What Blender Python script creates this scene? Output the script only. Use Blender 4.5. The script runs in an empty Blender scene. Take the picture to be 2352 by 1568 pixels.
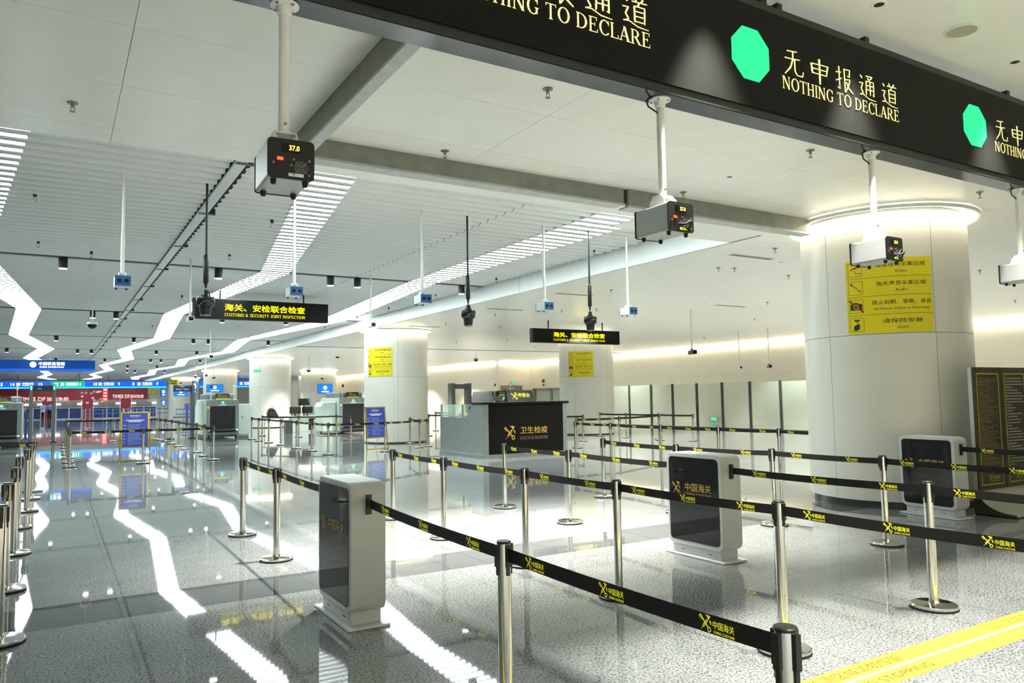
import bpy, math, random
import numpy as np
from mathutils import Vector, Matrix
sc = bpy.context.scene
COL = sc.collection
random.seed(7)

# ---------------------------------------------------------------- camera
TH, PH, RO, FPX, CAMZ = 0.54463977, 0.07298567, -0.01572423, 1729.678, 1.645252
fw = Vector((math.sin(TH)*math.cos(PH), math.cos(TH)*math.cos(PH), math.sin(PH)))
rt = Vector((math.cos(TH), -math.sin(TH), 0)); up0 = rt.cross(fw)
cr = rt*math.cos(RO) + up0*math.sin(RO); cu = -rt*math.sin(RO) + up0*math.cos(RO)
cam = bpy.data.cameras.new('camera'); camo = bpy.data.objects.new('camera', cam); COL.objects.link(camo)
M = Matrix((cr, cu, -fw)).transposed().to_4x4(); M.translation = (0, 0, CAMZ); camo.matrix_world = M
cam.sensor_width = 36; cam.lens = FPX*36/2352; cam.clip_start = .05; cam.clip_end = 400
sc.camera = camo
# ---------------------------------------------------------------- look and light
EXPOSURE = 1.93
vs = sc.view_settings; vs.view_transform = 'Standard'; vs.look = 'None'; vs.gamma = 1; vs.use_curve_mapping = False; vs.exposure = EXPOSURE
W = bpy.data.worlds.new('world'); sc.world = W; W.use_nodes = True
W.node_tree.nodes['Background'].inputs[0].default_value = (.85, .95, 1, 1); W.node_tree.nodes['Background'].inputs[1].default_value = .25
cy = sc.cycles
cy.use_denoising = True; cy.max_bounces = 8; cy.diffuse_bounces = 4; cy.glossy_bounces = 4; cy.transmission_bounces = 6; cy.transparent_max_bounces = 8
cy.caustics_reflective = True; cy.caustics_refractive = False; cy.sample_clamp_indirect = 6
LED_STRENGTH = 8.0          # zigzag ceiling lights
COVE_STRENGTH = 8.0         # warm strips at walls and columns
SPOT_FRONT, SPOT_MID, SPOT_RIGHT, SPOT_TRACK, SPOT_FILL = 470, 900, 560, 210, 360   # recessed downlights, and added fill behind the viewpoint, watts

# ---------------------------------------------------------------- pixel to place
def ray(x, y): return (cr*(x-1176) - cu*(y-784) + fw*FPX)/FPX
def fl(x, y, z=0.0):
    d = ray(x, y); t = (z-CAMZ)/d.z; return Vector((d.x*t, d.y*t, z))
def atY(x, y, Y): d = ray(x, y)*1.0; t = Y/d.y; return Vector((d.x*t, Y, CAMZ+d.z*t))
def atX(x, y, X): d = ray(x, y)*1.0; t = X/d.x; return Vector((X, d.y*t, CAMZ+d.z*t))

# ---------------------------------------------------------------- materials
def lin(c):
    if isinstance(c, str):
        c = [int(c[i:i+2], 16)/255 for i in (0, 2, 4)]
    return tuple((x/12.92 if x <= .04045 else ((x+.055)/1.055)**2.4) for x in c) + (1,)
MATS = {}
def mat(name, col, rough=.5, metal=0, spec=.5, emit=None, es=0, noise=0, nscale=30, bump=0, bscale=60, coat=0, alpha=None, trans=0):
    if name in MATS: return MATS[name]
    m = bpy.data.materials.new(name); m.use_nodes = True; nt = m.node_tree; N = nt.nodes; L = nt.links
    b = N['Principled BSDF']; c = lin(col)
    b.inputs['Base Color'].default_value = c; b.inputs['Roughness'].default_value = rough; b.inputs['Metallic'].default_value = metal
    b.inputs['Specular IOR Level'].default_value = spec; b.inputs['Coat Weight'].default_value = coat; b.inputs['Coat Roughness'].default_value = .05
    if trans: b.inputs['Transmission Weight'].default_value = trans
    if alpha is not None: b.inputs['Alpha'].default_value = alpha
    if emit: b.inputs['Emission Color'].default_value = lin(emit); b.inputs['Emission Strength'].default_value = es
    if noise or bump:
        tc = N.new('ShaderNodeTexCoord')
    if noise:
        n = N.new('ShaderNodeTexNoise'); n.inputs['Scale'].default_value = nscale; n.inputs['Detail'].default_value = 5; L.new(tc.outputs['Object'], n.inputs['Vector'])
        r = N.new('ShaderNodeMapRange'); r.inputs[1].default_value = .3; r.inputs[2].default_value = .7; r.inputs[3].default_value = 1-noise; r.inputs[4].default_value = 1+noise
        L.new(n.outputs['Fac'], r.inputs[0])
        x = N.new('ShaderNodeMix'); x.data_type = 'RGBA'; x.blend_type = 'MULTIPLY'; x.inputs[0].default_value = 1; x.inputs[6].default_value = c
        L.new(r.outputs[0], x.inputs[7]); L.new(x.outputs[2], b.inputs['Base Color'])
    if bump:
        n2 = N.new('ShaderNodeTexNoise'); n2.inputs['Scale'].default_value = bscale; n2.inputs['Detail'].default_value = 3; L.new(tc.outputs['Object'], n2.inputs['Vector'])
        bp = N.new('ShaderNodeBump'); bp.inputs['Strength'].default_value = bump; bp.inputs['Distance'].default_value = .01
        L.new(n2.outputs['Fac'], bp.inputs['Height']); L.new(bp.outputs[0], b.inputs['Normal'])
    MATS[name] = m; return m
def granite(name, light, mid, dark, speck=.5, rough=.028):
    m = bpy.data.materials.new(name); m.use_nodes = True; nt = m.node_tree; N = nt.nodes; L = nt.links; b = N['Principled BSDF']
    g = N.new('ShaderNodeNewGeometry')
    n = N.new('ShaderNodeTexNoise'); n.inputs['Scale'].default_value = 62; n.inputs['Detail'].default_value = 6; n.inputs['Roughness'].default_value = .75
    L.new(g.outputs['Position'], n.inputs['Vector'])
    r = N.new('ShaderNodeValToRGB'); e = r.color_ramp.elements
    e[0].position = .40; e[0].color = lin(dark); e[1].position = .555; e[1].color = lin(light)
    k = e.new(.465); k.color = lin(mid)
    L.new(n.outputs['Fac'], r.inputs[0])
    v = N.new('ShaderNodeTexNoise'); v.inputs['Scale'].default_value = 2.2; v.inputs['Detail'].default_value = 4; L.new(g.outputs['Position'], v.inputs['Vector'])
    mr = N.new('ShaderNodeMapRange'); mr.inputs[1].default_value = .3; mr.inputs[2].default_value = .7; mr.inputs[3].default_value = .9; mr.inputs[4].default_value = 1.08; L.new(v.outputs['Fac'], mr.inputs[0])
    x = N.new('ShaderNodeMix'); x.data_type = 'RGBA'; x.blend_type = 'MULTIPLY'; x.inputs[0].default_value = 1
    L.new(r.outputs[0], x.inputs[6]); L.new(mr.outputs[0], x.inputs[7]); L.new(x.outputs[2], b.inputs['Base Color'])
    # polish waves a little
    w = N.new('ShaderNodeTexNoise'); w.inputs['Scale'].default_value = 1.6; w.inputs['Detail'].default_value = 2; L.new(g.outputs['Position'], w.inputs['Vector'])
    bp = N.new('ShaderNodeBump'); bp.inputs['Strength'].default_value = .1; bp.inputs['Distance'].default_value = .004; L.new(w.outputs['Fac'], bp.inputs['Height']); L.new(bp.outputs[0], b.inputs['Normal'])
    b.inputs['Roughness'].default_value = rough; b.inputs['IOR'].default_value = 1.5
    MATS[name] = m; return m
def emis(name, col, s):
    m = mat(name, col, .6, spec=.1, emit=col, es=s*(.7 if s <= 3 else 1))
    m.node_tree.nodes['Principled BSDF'].inputs['Base Color'].default_value = tuple(c*.12 for c in lin(col)[:3])+(1,)
    return m
FLOOR = granite('polished_granite', '888c8b', '6a6f6e', '1d2020')
BAND = granite('dark_granite', '5a5e5f', '484c4d', '1f2122')
CEIL = mat('ceiling_paint', 'eaece5', .28, spec=.35, noise=.02, nscale=3)
SLAT = mat('slat_paint', 'd9dddb', .35, noise=.02, nscale=4)
WALL = mat('wall_panel_cream', 'ebe5d3', .35, noise=.02, nscale=2)
COLM = mat('column_panel_cream', 'd3d3c9', .3, noise=.015, nscale=2)
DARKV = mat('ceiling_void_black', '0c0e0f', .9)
BEAMM = mat('beam_galvanised_grey', '8a8c83', .5, metal=.1, noise=.12, nscale=6)
LIPM = mat('beam_edge_steel', 'b4b9b7', .45, metal=.1, noise=.1, nscale=9)
FASC = mat('fascia_white', 'eef3f1', .35, noise=.02, nscale=3)
LED = emis('led_cool_white', 'f0ffff', LED_STRENGTH)
COVE = emis('cove_warm_white', 'fff3dc', COVE_STRENGTH)
CHROME = mat('stainless_polished', 'd5d3cd', .1, metal=1, noise=.03, nscale=8)
STEEL = mat('stainless_brushed', 'aab4b2', .3, metal=.85, noise=.08, nscale=9)
BLACK = mat('black_plastic', '101211', .4, noise=.1)
RUBBER = mat('black_rubber', '0b0c0c', .7, noise=.1)
BELT = mat('belt_webbing_black', '0d0e0f', .65, spec=.3, noise=.15, nscale=300)
YPRINT = mat('print_yellow', 'e3df1f', .6, emit='e3df1f', es=.06)  # a faint glow is added to the ink colour
SIGNBK = mat('sign_black_satin', '10110e', .5, spec=.15, noise=.05, nscale=90, bump=.05, bscale=700)
SIGNFR = mat('sign_frame_dark', '1c1e19', .4, noise=.05)
SIGNUN = mat('sign_underside_gloss', '2b353a', .12, noise=.05)
GOLDLIT = emis('letter_lit_gold', 'ffec90', .62)
GREENLIT = emis('octagon_lit_green', '2ef58d', .52)
YLIT = emis('letter_lit_yellow', 'fff000', .6)
WHITEP = mat('white_powder_coat', 'dadbd5', .4, noise=.03)
SILVER = mat('silver_paint', 'b9bebc', .4, metal=.15, noise=.04, nscale=40)
SILVERD = mat('grey_paint_warm', 'a5a69a', .42, metal=.15, noise=.04, nscale=40)
GLASSBK = mat('black_glass', '0a0d0f', .04, noise=.2, nscale=3, bump=.02, bscale=5)
GOLD = mat('gold_print', 'a8842e', .45, noise=.1)
GLASS = mat('clear_glass', 'b9cfc0', .02, spec=.6, alpha=.2, noise=.01)
ALU = mat('device_aluminium', 'aab0b0', .4, metal=.25, noise=.03)
REDLED = emis('led_red', 'ff3a18', 2)
ORANGELED = emis('led_orange_digits', 'ffa030', 3)
BLUEF = mat('blue_plastic', '2d5c94', .35, noise=.05)
SIGNYEL = mat('sign_yellow', 'd9cc10', .5, noise=.03)
SIGNINK = mat('sign_ink_black', '26250f', .6, noise=.05)
SIGNRED = mat('sign_ink_red', 'b3271d', .5, noise=.05)
TAPEY = mat('floor_tape_yellow', 'c9bb36', .35, noise=.04, nscale=12)
TAPEW = mat('floor_tape_white', 'd0d0c6', .35, noise=.02)
TAPEI = mat('floor_tape_ink', '4f4a12', .5, noise=.05)
BLACKG = mat('counter_black_laminate', '080807', .3, spec=.3, noise=.1, nscale=50)
GREYP = mat('gate_grey_plastic', '565a58', .45, noise=.05)
XGREY = mat('scanner_grey', '6f7e7c', .4, noise=.04)
XWHITE = mat('scanner_white', 'c7d3cb', .4, noise=.03)
XBLK = mat('scanner_curtain_black', '0a0b0d', .6, noise=.1)
BLUEBOARD = mat('notice_blue', '2f46a8', .3, noise=.04)
BRASS = mat('brass_frame', 'b49a3c', .25, metal=.8, noise=.1)
WHITEINK = mat('print_white', 'dfe4ee', .5, noise=.03)
PALEINK = mat('print_pale_blue', '8793c9', .5, noise=.03)
BLUELIT = emis('sign_lit_blue', '1756c8', .6)
BLUELIT2 = emis('sign_lit_cyan', '18b8f0', .8)
DEEPBLUE = emis('sign_lit_navy', '123f88', .45)
GREENSIGN = emis('sign_lit_green', '14a184', .6)
WHITELIT = emis('letter_lit_white', 'ffffff', 1.0)
SCREENB = emis('screen_lit_blue', '1668dd', .75)
REDW = mat('red_wall_paint', '8c1a26', .4, emit='8c1a26', es=.02, noise=.05, nscale=1)  # the paint is given a slight glow of its own
PINK = mat('print_pink', 'e8b9b4', .5, emit='e8b9b4', es=.25, noise=.03)
BLUEC = mat('counter_blue', '17316f', .4, noise=.05)
EXITG = emis('exit_lit_green', '18c070', 1.0)
DOORG = mat('door_grey', '8b8d88', .45, metal=.2, noise=.03)
POSTD = mat('post_dark_grey', '45463f', .4, metal=.4, noise=.05)
SPRK = mat('sprinkler_metal', '8c8c86', .35, metal=.7, noise=.05)
LAMPD = emis('lamp_disc', 'fffbe8', 6)
ORANGE = mat('orange_light', 'd8642a', .4, emit='d8642a', es=1, noise=.02)
GREENLED = emis('led_green', '3dffae', 3)
SKIN = mat('skin', 'c99a7c', .6, noise=.05)
SHIRT = mat('shirt_light_blue', '7f9fd0', .7, noise=.05)
TROUS = mat('trousers_dark', '1c1f2a', .8, noise=.1)
HAIR = mat('hair_black', '15120f', .6, noise=.1)
BAGW = mat('bag_white', 'e4e1da', .6, noise=.05)
GREYWALL = mat('wall_panel_grey', '96958c', .5, noise=.04)
BLUETINT = mat('belt_blue', '2f63b5', .5, noise=.05)
BOARDG = mat('board_olive_black', '3b3b2e', .35, noise=.05)
BOARDY = mat('board_line_yellow', 'b9ab1e', .5, noise=.03)
BOARDT = mat('board_text_tan', '8a7a4c', .6, noise=.05)
BOARDR = mat('board_text_red', '7f5a3a', .6, noise=.05)
BOARDW = mat('board_text_grey', '9a9a8a', .6, noise=.05)
# ---------------------------------------------------------------- geometry helpers
class G:
    def __init__(s): s.v = []; s.f = []
    def add(s, vs, fs):
        o = len(s.v); s.v += [tuple(v) for v in vs]; s.f += [tuple(i+o for i in f) for f in fs]; return s
    def box(s, x0, y0, z0, x1, y1, z1):
        return s.add([(x0,y0,z0),(x1,y0,z0),(x1,y1,z0),(x0,y1,z0),(x0,y0,z1),(x1,y0,z1),(x1,y1,z1),(x0,y1,z1)],
                     [(3,2,1,0),(4,5,6,7),(0,1,5,4),(1,2,6,5),(2,3,7,6),(3,0,4,7)])
    def cb(s, c, d):  # box by centre and size
        return s.box(c[0]-d[0]/2, c[1]-d[1]/2, c[2]-d[2]/2, c[0]+d[0]/2, c[1]+d[1]/2, c[2]+d[2]/2)
    def cyl(s, a, b, r, r2=None, n=16, cap=True):
        a = Vector(a); b = Vector(b); r2 = r if r2 is None else r2; d = (b-a).normalized()
        t = Vector((1,0,0)) if abs(d.x) < .9 else Vector((0,1,0)); u = d.cross(t).normalized(); w = d.cross(u)
        A = [a+(u*math.cos(2*math.pi*i/n)+w*math.sin(2*math.pi*i/n))*r for i in range(n)]
        B = [b+(u*math.cos(2*math.pi*i/n)+w*math.sin(2*math.pi*i/n))*r2 for i in range(n)]
        fs = [(i, (i+1) % n, n+(i+1) % n, n+i) for i in range(n)]
        if cap: fs += [tuple(range(n))[::-1], tuple(range(n, 2*n))]
        return s.add(A+B, fs)
    def lathe(s, prof, n=24, c=(0,0,0), a0=0, a1=2*math.pi, close=True):
        full = abs(a1-a0-2*math.pi) < 1e-6; m = n if full else n+1; vs = []; fs = []
        for r, z in prof:
            for i in range(m):
                a = a0+(a1-a0)*i/n; vs.append((c[0]+r*math.cos(a), c[1]+r*math.sin(a), c[2]+z))
        for k in range(len(prof)-1):
            for i in range(n):
                j = (i+1) % m if full else i+1
                fs.append((k*m+i, k*m+j, (k+1)*m+j, (k+1)*m+i))
        if close and full:
            fs.append(tuple(range(m))[::-1]); fs.append(tuple(range((len(prof)-1)*m, len(prof)*m)))
        return s.add(vs, fs)
    def prism(s, poly, h0, h1, ax='z'):  # polygon extruded along an axis; poly in the two other axes (cyclic order)
        n = len(poly)
        def P(a, b, h): return (a, b, h) if ax == 'z' else ((h, a, b) if ax == 'x' else (a, h, b))
        return s.add([P(a, b, h0) for a, b in poly]+[P(a, b, h1) for a, b in poly],
                     [tuple(range(n))[::-1], tuple(range(n, 2*n))]+[(i, (i+1) % n, n+(i+1) % n, n+i) for i in range(n)])
    def tube(s, pts, r, n=8):
        for a, b in zip(pts, pts[1:]): s.cyl(a, b, r, n=n)
        return s
    def poly(s, pts): return s.add(pts, [tuple(range(len(pts)))])
    def sphere(s, c, r, n=14, m=8, z0=-1, z1=1):
        a0 = math.asin(max(-1, z0)); a1 = math.asin(min(1, z1))
        return s.lathe([(r*math.cos(a0+(a1-a0)*k/m)+1e-5, r*math.sin(a0+(a1-a0)*k/m)) for k in range(m+1)], n, c)
    def mesh(s, name):
        m = bpy.data.meshes.new(name); m.from_pydata(s.v, [], s.f); m.update(); return m
def rrect(w, h, r, n=6, cx=0, cy=0):
    out = []
    for (sx, sy, a) in ((1,-1,-90), (1,1,0), (-1,1,90), (-1,-1,180)):
        for k in range(n+1):
            t = math.radians(a+90*k/n); out.append((cx+sx*(w/2-r)+r*math.cos(t), cy+sy*(h/2-r)+r*math.sin(t)))
    return out
def smooth_mesh(m, ang=40):
    m.polygons.foreach_set('use_smooth', [True]*len(m.polygons))
    try: m.set_sharp_from_angle(angle=math.radians(ang))
    except Exception: pass
def obj(name, g, material, parent=None, loc=None, rotz=0, smooth=False, bevel=0, kind=None):
    m = g if isinstance(g, bpy.types.Mesh) else g.mesh(name)
    if not m.materials: m.materials.append(material)
    if smooth: smooth_mesh(m)
    o = bpy.data.objects.new(name, m); COL.objects.link(o)
    if parent: o.parent = parent
    if loc is not None: o.location = loc
    if rotz: o.rotation_euler = (0, 0, rotz)
    if bevel:
        b = o.modifiers.new('bevel', 'BEVEL'); b.width = bevel; b.segments = 2; b.limit_method = 'ANGLE'; b.harden_normals = False
    if kind: o['kind'] = kind
    return o
def tag(o, label, cat, group=None):
    o['label'] = label; o['category'] = cat
    if group: o['group'] = group
    return o
def thing(name, label, cat, loc=(0,0,0), rotz=0, group=None):
    o = bpy.data.objects.new(name, None); COL.objects.link(o); o.empty_display_size = .1
    o.location = loc; o.rotation_euler = (0, 0, rotz); return tag(o, label, cat, group)
def struct(name, g, m, parent=None, **k):
    o = obj(name, g, m, parent, **k)
    if not parent: o['kind'] = 'structure'
    return o
def copy_tree(o, parent=None):
    c = o.copy(); COL.objects.link(c); c.parent = parent
    for ch in list(o.children): copy_tree(ch, c)
    return c
ORD = ['first','second','third','fourth','fifth','sixth','seventh','eighth','ninth','tenth','eleventh','twelfth','thirteenth','fourteenth','fifteenth','sixteenth','seventeenth','eighteenth','nineteenth','twentieth']

# ---------------------------------------------------------------- lettering as flat shapes
_shape = {}
def font_shape(body, bold=0.0):
    k = ('f', body, bold)
    if bold and k not in _shape:
        vs, fs = font_shape(body); n = len(vs); V = []; F = []; b = bold*.8
        for i, (dx, dy) in enumerate(((-b, -b), (b, -b), (b, b), (-b, b))):
            V += [(x+dx, y+dy, i) for x, y in vs]; F += [tuple(j+i*n for j in f) for f in fs]
        _shape[k] = (V, F)
    if k not in _shape:
        c = bpy.data.curves.new('lettering', 'FONT'); c.body = body; c.resolution_u = 2
        o = bpy.data.objects.new('lettering', c); COL.objects.link(o)
        m = bpy.data.meshes.new_from_object(o)
        _shape[k] = ([(v.co.x, v.co.y) for v in m.vertices], [tuple(p.vertices) for p in m.polygons])
        bpy.data.objects.remove(o); bpy.data.curves.remove(c); bpy.data.meshes.remove(m)
    return _shape[k]
def _ring(rx, ry, ix, iy, cx, cy, a0=0, a1=360, n=20):
    vs = []; fs = []
    for i in range(n+1):
        a = math.radians(a0+(a1-a0)*i/n); vs += [(cx+rx*math.cos(a), cy+ry*math.sin(a)), (cx+ix*math.cos(a), cy+iy*math.sin(a))]
    for i in range(n): fs.append((2*i, 2*i+1, 2*i+3, 2*i+2))
    return vs, fs
def serif_shape(body):
    """Capitals with thick stems, thin bars and slab serifs."""
    k = ('s', body)
    if k in _shape: return _shape[k]
    V = []; F = []
    S, T = .125, .05
    def q(*p): o = len(V); V.extend((x+X0, y, len(F) % 7) for x, y in p); F.append(tuple(range(o, o+len(p))))
    def bar(x0, y0, x1, y1): q((x0,y0),(x1,y0),(x1,y1),(x0,y1))
    def stem(x, y0=0, y1=1, w=S, s0=True, s1=True, e=.07):
        bar(x, y0, x+w, y1)
        if s0: bar(x-e, y0, x+w+e, y0+T)
        if s1: bar(x-e, y1-T, x+w+e, y1)
    def diag(x0, y0, x1, y1, w): q((x0,y0),(x0+w,y0),(x1+w,y1),(x1,y1))
    def ring(*a):
        vs, fs = _ring(*a); o = len(V); V.extend((x+X0, y, len(F) % 7) for x, y in vs); F.extend(tuple(i+o for i in f) for f in fs)
    X0 = 0
    for ch in body:
        if ch == ' ': X0 += .38; continue
        w = .8
        if ch == 'I': stem(.09); w = .33
        elif ch == 'N': stem(.08, w=.07); stem(.68, w=.07, s0=False); diag(.68-.06, 0, .05, 1, .17); w = .86
        elif ch == 'H': stem(.08); stem(.58); bar(.2, .48, .6, .48+T); w = .82
        elif ch == 'T': stem(.31, s1=False); bar(.02, 1-T, .75, 1); bar(.02, .8, .06, 1); bar(.71, .8, .75, 1); w = .77
        elif ch == 'L': stem(.08); bar(.1, 0, .64, T); bar(.6, 0, .64, .26); w = .68
        elif ch == 'E': stem(.08); bar(.1, 0, .66, T); bar(.62, 0, .66, .24); bar(.1, 1-T, .62, 1); bar(.58, .78, .62, 1); bar(.15, .5, .48, .5+T); bar(.45, .4, .48, .66); w = .7
        elif ch == 'F': stem(.08); bar(.1, 1-T, .62, 1); bar(.58, .78, .62, 1); bar(.15, .5, .48, .5+T); w = .66
        elif ch == 'O': ring(.43, .52, .28, .46, .46, .5); w = .92
        elif ch == 'Q': ring(.43, .52, .28, .46, .46, .5); diag(.8, -.22, .46, .06, .14); w = .92
        elif ch == 'C': ring(.42, .52, .27, .46, .46, .5, 42, 318); bar(.73, .68, .78, .98); bar(.73, .1, .77, .2); w = .82
        elif ch == 'G': ring(.42, .52, .27, .46, .46, .5, 42, 318); bar(.73, .68, .78, .98); stem(.64, .06, .45, s0=False); w = .88
        elif ch == 'D': stem(.08); ring(.52, .5, .37, .45, .3, .5, -90, 90); bar(.1, 0, .31, T); bar(.1, 1-T, .31, 1); w = .88
        elif ch == 'P': stem(.08); ring(.36, .27, .21, .22, .3, .73, -90, 90); bar(.1, .46, .31, .46+T); bar(.1, 1-T, .31, 1); w = .72
        elif ch == 'R': stem(.08); ring(.36, .27, .21, .22, .3, .73, -90, 90); bar(.1, .46, .31, .46+T); bar(.1, 1-T, .31, 1); diag(.62, 0, .3, .48, .17); bar(.6, 0, .86, T); w = .84
        elif ch == 'A': diag(.03, 0, .36, 1, .06); diag(.6, 0, .3, 1, .17); bar(.16, .3, .66, .3+T); bar(-.04, 0, .2, T); bar(.52, 0, .86, T); w = .84
        elif ch == 'S': ring(.28, .27, .16, .21, .36, .74, 30, 270); ring(.29, .29, .16, .23, .36, .28, -150, 90); bar(.58, .74, .62, 1); bar(.07, 0, .11, .28); w = .68
        elif ch == 'U': stem(.08, .3, 1, s0=False); stem(.66, .3, 1, w=.07, s0=False); ring(.325, .33, .23, .27, .405, .31, 180, 360); w = .84
        elif ch == 'M': stem(.06, w=.07); stem(.83, w=S); diag(.45, 0, .06, 1, .16); diag(.45, 0, .84, 1, .07); w = 1.06
        elif ch == 'J': stem(.3, .2, 1, s0=False); ring(.2, .22, .08, .16, .25, .2, 180, 360); w = .52
        elif ch == 'Y': stem(.33, 0, .5, s1=False); diag(.33, .48, .02, 1, .16); diag(.4, .48, .68, 1, .07); bar(-.04, 1-T, .24, 1); bar(.6, 1-T, .84, 1); w = .8
        elif ch == '&': ring(.2, .22, .1, .16, .36, .77); ring(.28, .28, .15, .22, .34, .27); diag(.72, 0, .2, .62, .15); w = .92
        X0 += w+.06
    _shape[k] = (V, F); return _shape[k]
# brush strokes: each is a polyline with widths, on a 100 x 100 field, y up
BR = {
 '无': [[(24,88),(50,90),(70,93)],[(14,62),(50,64),(82,68)],[(50,92),(49,64),(38,34),(12,6)],[(56,64),(57,24),(66,12),(90,12),(94,30)]],
 '申': [[(22,74),(25,36)],[(22,73),(50,76),(80,78),(74,38)],[(26,56),(74,58)],[(26,38),(74,40)],[(50,97),(50,0)]],
 '报': [[(8,70),(36,74)],[(25,94),(26,10),(14,16)],[(6,38),(38,52)],[(52,90),(54,2)],[(52,88),(82,90),(78,64),(66,66)],[(54,50),(82,54),(72,30),(56,4)],[(60,42),(74,20),(96,4)]],
 '通': [[(14,90),(24,80)],[(6,60),(26,62),(16,40),(26,24),(8,14)],[(8,16),(28,18),(58,6),(96,4)],[(44,92),(80,94),(64,80)],[(52,86),(62,78)],[(44,72),(42,18)],[(44,72),(84,74),(84,20),(76,24)],[(46,56),(82,57)],[(46,40),(82,41)],[(64,74),(64,20)]],
 '道': [[(14,90),(24,80)],[(6,60),(26,62),(16,40),(26,24),(8,14)],[(8,16),(28,18),(58,6),(96,4)],[(48,98),(54,88)],[(78,98),(70,88)],[(38,84),(92,87)],[(64,86),(58,70)],[(46,70),(47,18)],[(46,70),(82,71),(81,18)],[(48,54),(80,55)],[(48,38),(80,39)],[(47,21),(81,22)]],
}
def brush_shape(body, wd=5.8):
    k = ('b', body, wd)
    if k in _shape: return _shape[k]
    V = []; F = []
    for i, ch in enumerate(body):
        for st in BR[ch]:
            pts = []
            for a, b in zip(st, st[1:]):
                pts += [(a[0]+(b[0]-a[0])*t/4, a[1]+(b[1]-a[1])*t/4) for t in range(4)]
            pts.append(st[-1]); n = len(pts); o = len(V)
            for j, (x, y) in enumerate(pts):
                p0 = pts[max(0, j-1)]; p1 = pts[min(n-1, j+1)]; dx, dy = p1[0]-p0[0], p1[1]-p0[1]; l = math.hypot(dx, dy) or 1
                horiz = abs(dx) > abs(dy)*1.5
                w = wd*(.62 if horiz else 1)*(1.0 if j < n*.6 else 1.15-.75*(j-n*.6)/(n*.4))*(1.25 if j == 0 else 1)/2
                V += [(x-dy/l*w+i*112, y+dx/l*w, BR[ch].index(st)), (x+dy/l*w+i*112, y-dx/l*w, BR[ch].index(st))]
            F += [(o+2*j, o+2*j+1, o+2*j+3, o+2*j+2) for j in range(n-1)]
    _shape[k] = (V, F); return _shape[k]
def emblem_shape():
    """Crossed key and winged staff."""
    k = 'emblem'
    if k in _shape: return _shape[k]
    V = []; F = []
    def q(*p): o = len(V); V.extend((x, y, len(F) % 7) for x, y in p); F.append(tuple(range(o, o+len(p))))
    def line(a, b, w, w2=None):
        w2 = w if w2 is None else w2; dx, dy = b[0]-a[0], b[1]-a[1]; l = math.hypot(dx, dy); nx, ny = -dy/l/2, dx/l/2
        q((a[0]+nx*w, a[1]+ny*w), (a[0]-nx*w, a[1]-ny*w), (b[0]-nx*w2, b[1]-ny*w2), (b[0]+nx*w2, b[1]+ny*w2))
    def ring(*a):
        vs, fs = _ring(*a); o = len(V); V.extend((x, y, len(F) % 7) for x, y in vs); F.extend(tuple(i+o for i in f) for f in fs)
    line((.06, .92), (.74, .26), .1); ring(.16, .16, .09, .09, .83, .16, 0, 360, 18)
    for t in (.02, .1, .18): line((.08+t, .9-t), (-.04+t, .8-t), .05)
    line((.1, .03), (.9, .88), .02, .07); ring(.06, .06, 0, 0, .9, .9, 0, 360, 10)
    for c in ((.38, .33), (.5, .47), (.63, .61)): ring(.1, .1, .06, .06, c[0], c[1], 0, 360, 12)
    q((.62, .98), (.82, .99), (.9, .8), (.78, .74)); q((.5, .99), (.66, .97), (.78, .8)); q((.9, .74), (1.02, .6), (1.0, .4), (.86, .62))
    _shape[k] = (V, F); return _shape[k]
def merge_shapes(parts):
    """parts: list of (shape, x0, y0, w, h) fitted into one shape."""
    V = []; F = []
    for (vs, fs), x0, y0, w, h in parts:
        xs = [v[0] for v in vs]; ys = [v[1] for v in vs]; ax, ay = min(xs), min(ys); sx = w/(max(xs)-ax); sy = h/(max(ys)-ay); o = len(V)
        V += [(x0+(v[0]-ax)*sx, y0+(v[1]-ay)*sy, v[2] if len(v) > 2 else 0) for v in vs]; F += [tuple(i+o for i in f) for f in fs]
    return V, F
def rects(lst):
    V = []; F = []
    for x0, y0, x1, y1 in lst:
        o = len(V); V += [(x0,y0),(x1,y0),(x1,y1),(x0,y1)]; F.append((o,o+1,o+2,o+3))
    return V, F
def place(name, shape, m, parent, centre, right, upv, w=None, h=None, kind=None, curve=None):
    """Fit a flat shape of width w and height h round a centre on a plane."""
    vs, fs = shape; xs = [v[0] for v in vs]; ys = [v[1] for v in vs]
    ax, bx, ay, by = min(xs), max(xs), min(ys), max(ys)
    sx = w/(bx-ax) if w else h/(by-ay); sy = h/(by-ay) if h else sx
    c = Vector(centre); r = Vector(right).normalized(); u = Vector(upv).normalized()
    nn = r.cross(u); g = G(); g.v = [tuple(c+r*((v[0]-(ax+bx)/2)*sx)+u*((v[1]-(ay+by)/2)*sy)+nn*((v[2] if len(v) > 2 else 0)*.0003)) for v in vs]
    g.f = list(fs); return obj(name, g, m, parent, kind=kind)
LOGO = merge_shapes([(emblem_shape(), 0, 0, .055, .056), (font_shape('中国海关', .012), .062, .017, .092, .026), (font_shape('CHINA CUSTOMS', .01), .064, .002, .09, .009)])
# ================================================================ THE SETTING
ZC, ZS = 4.25, 4.64          # flat ceiling, underside of slats
XL, XR, YN, YF = -14.0, 30.9, -6.0, 112.0
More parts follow.
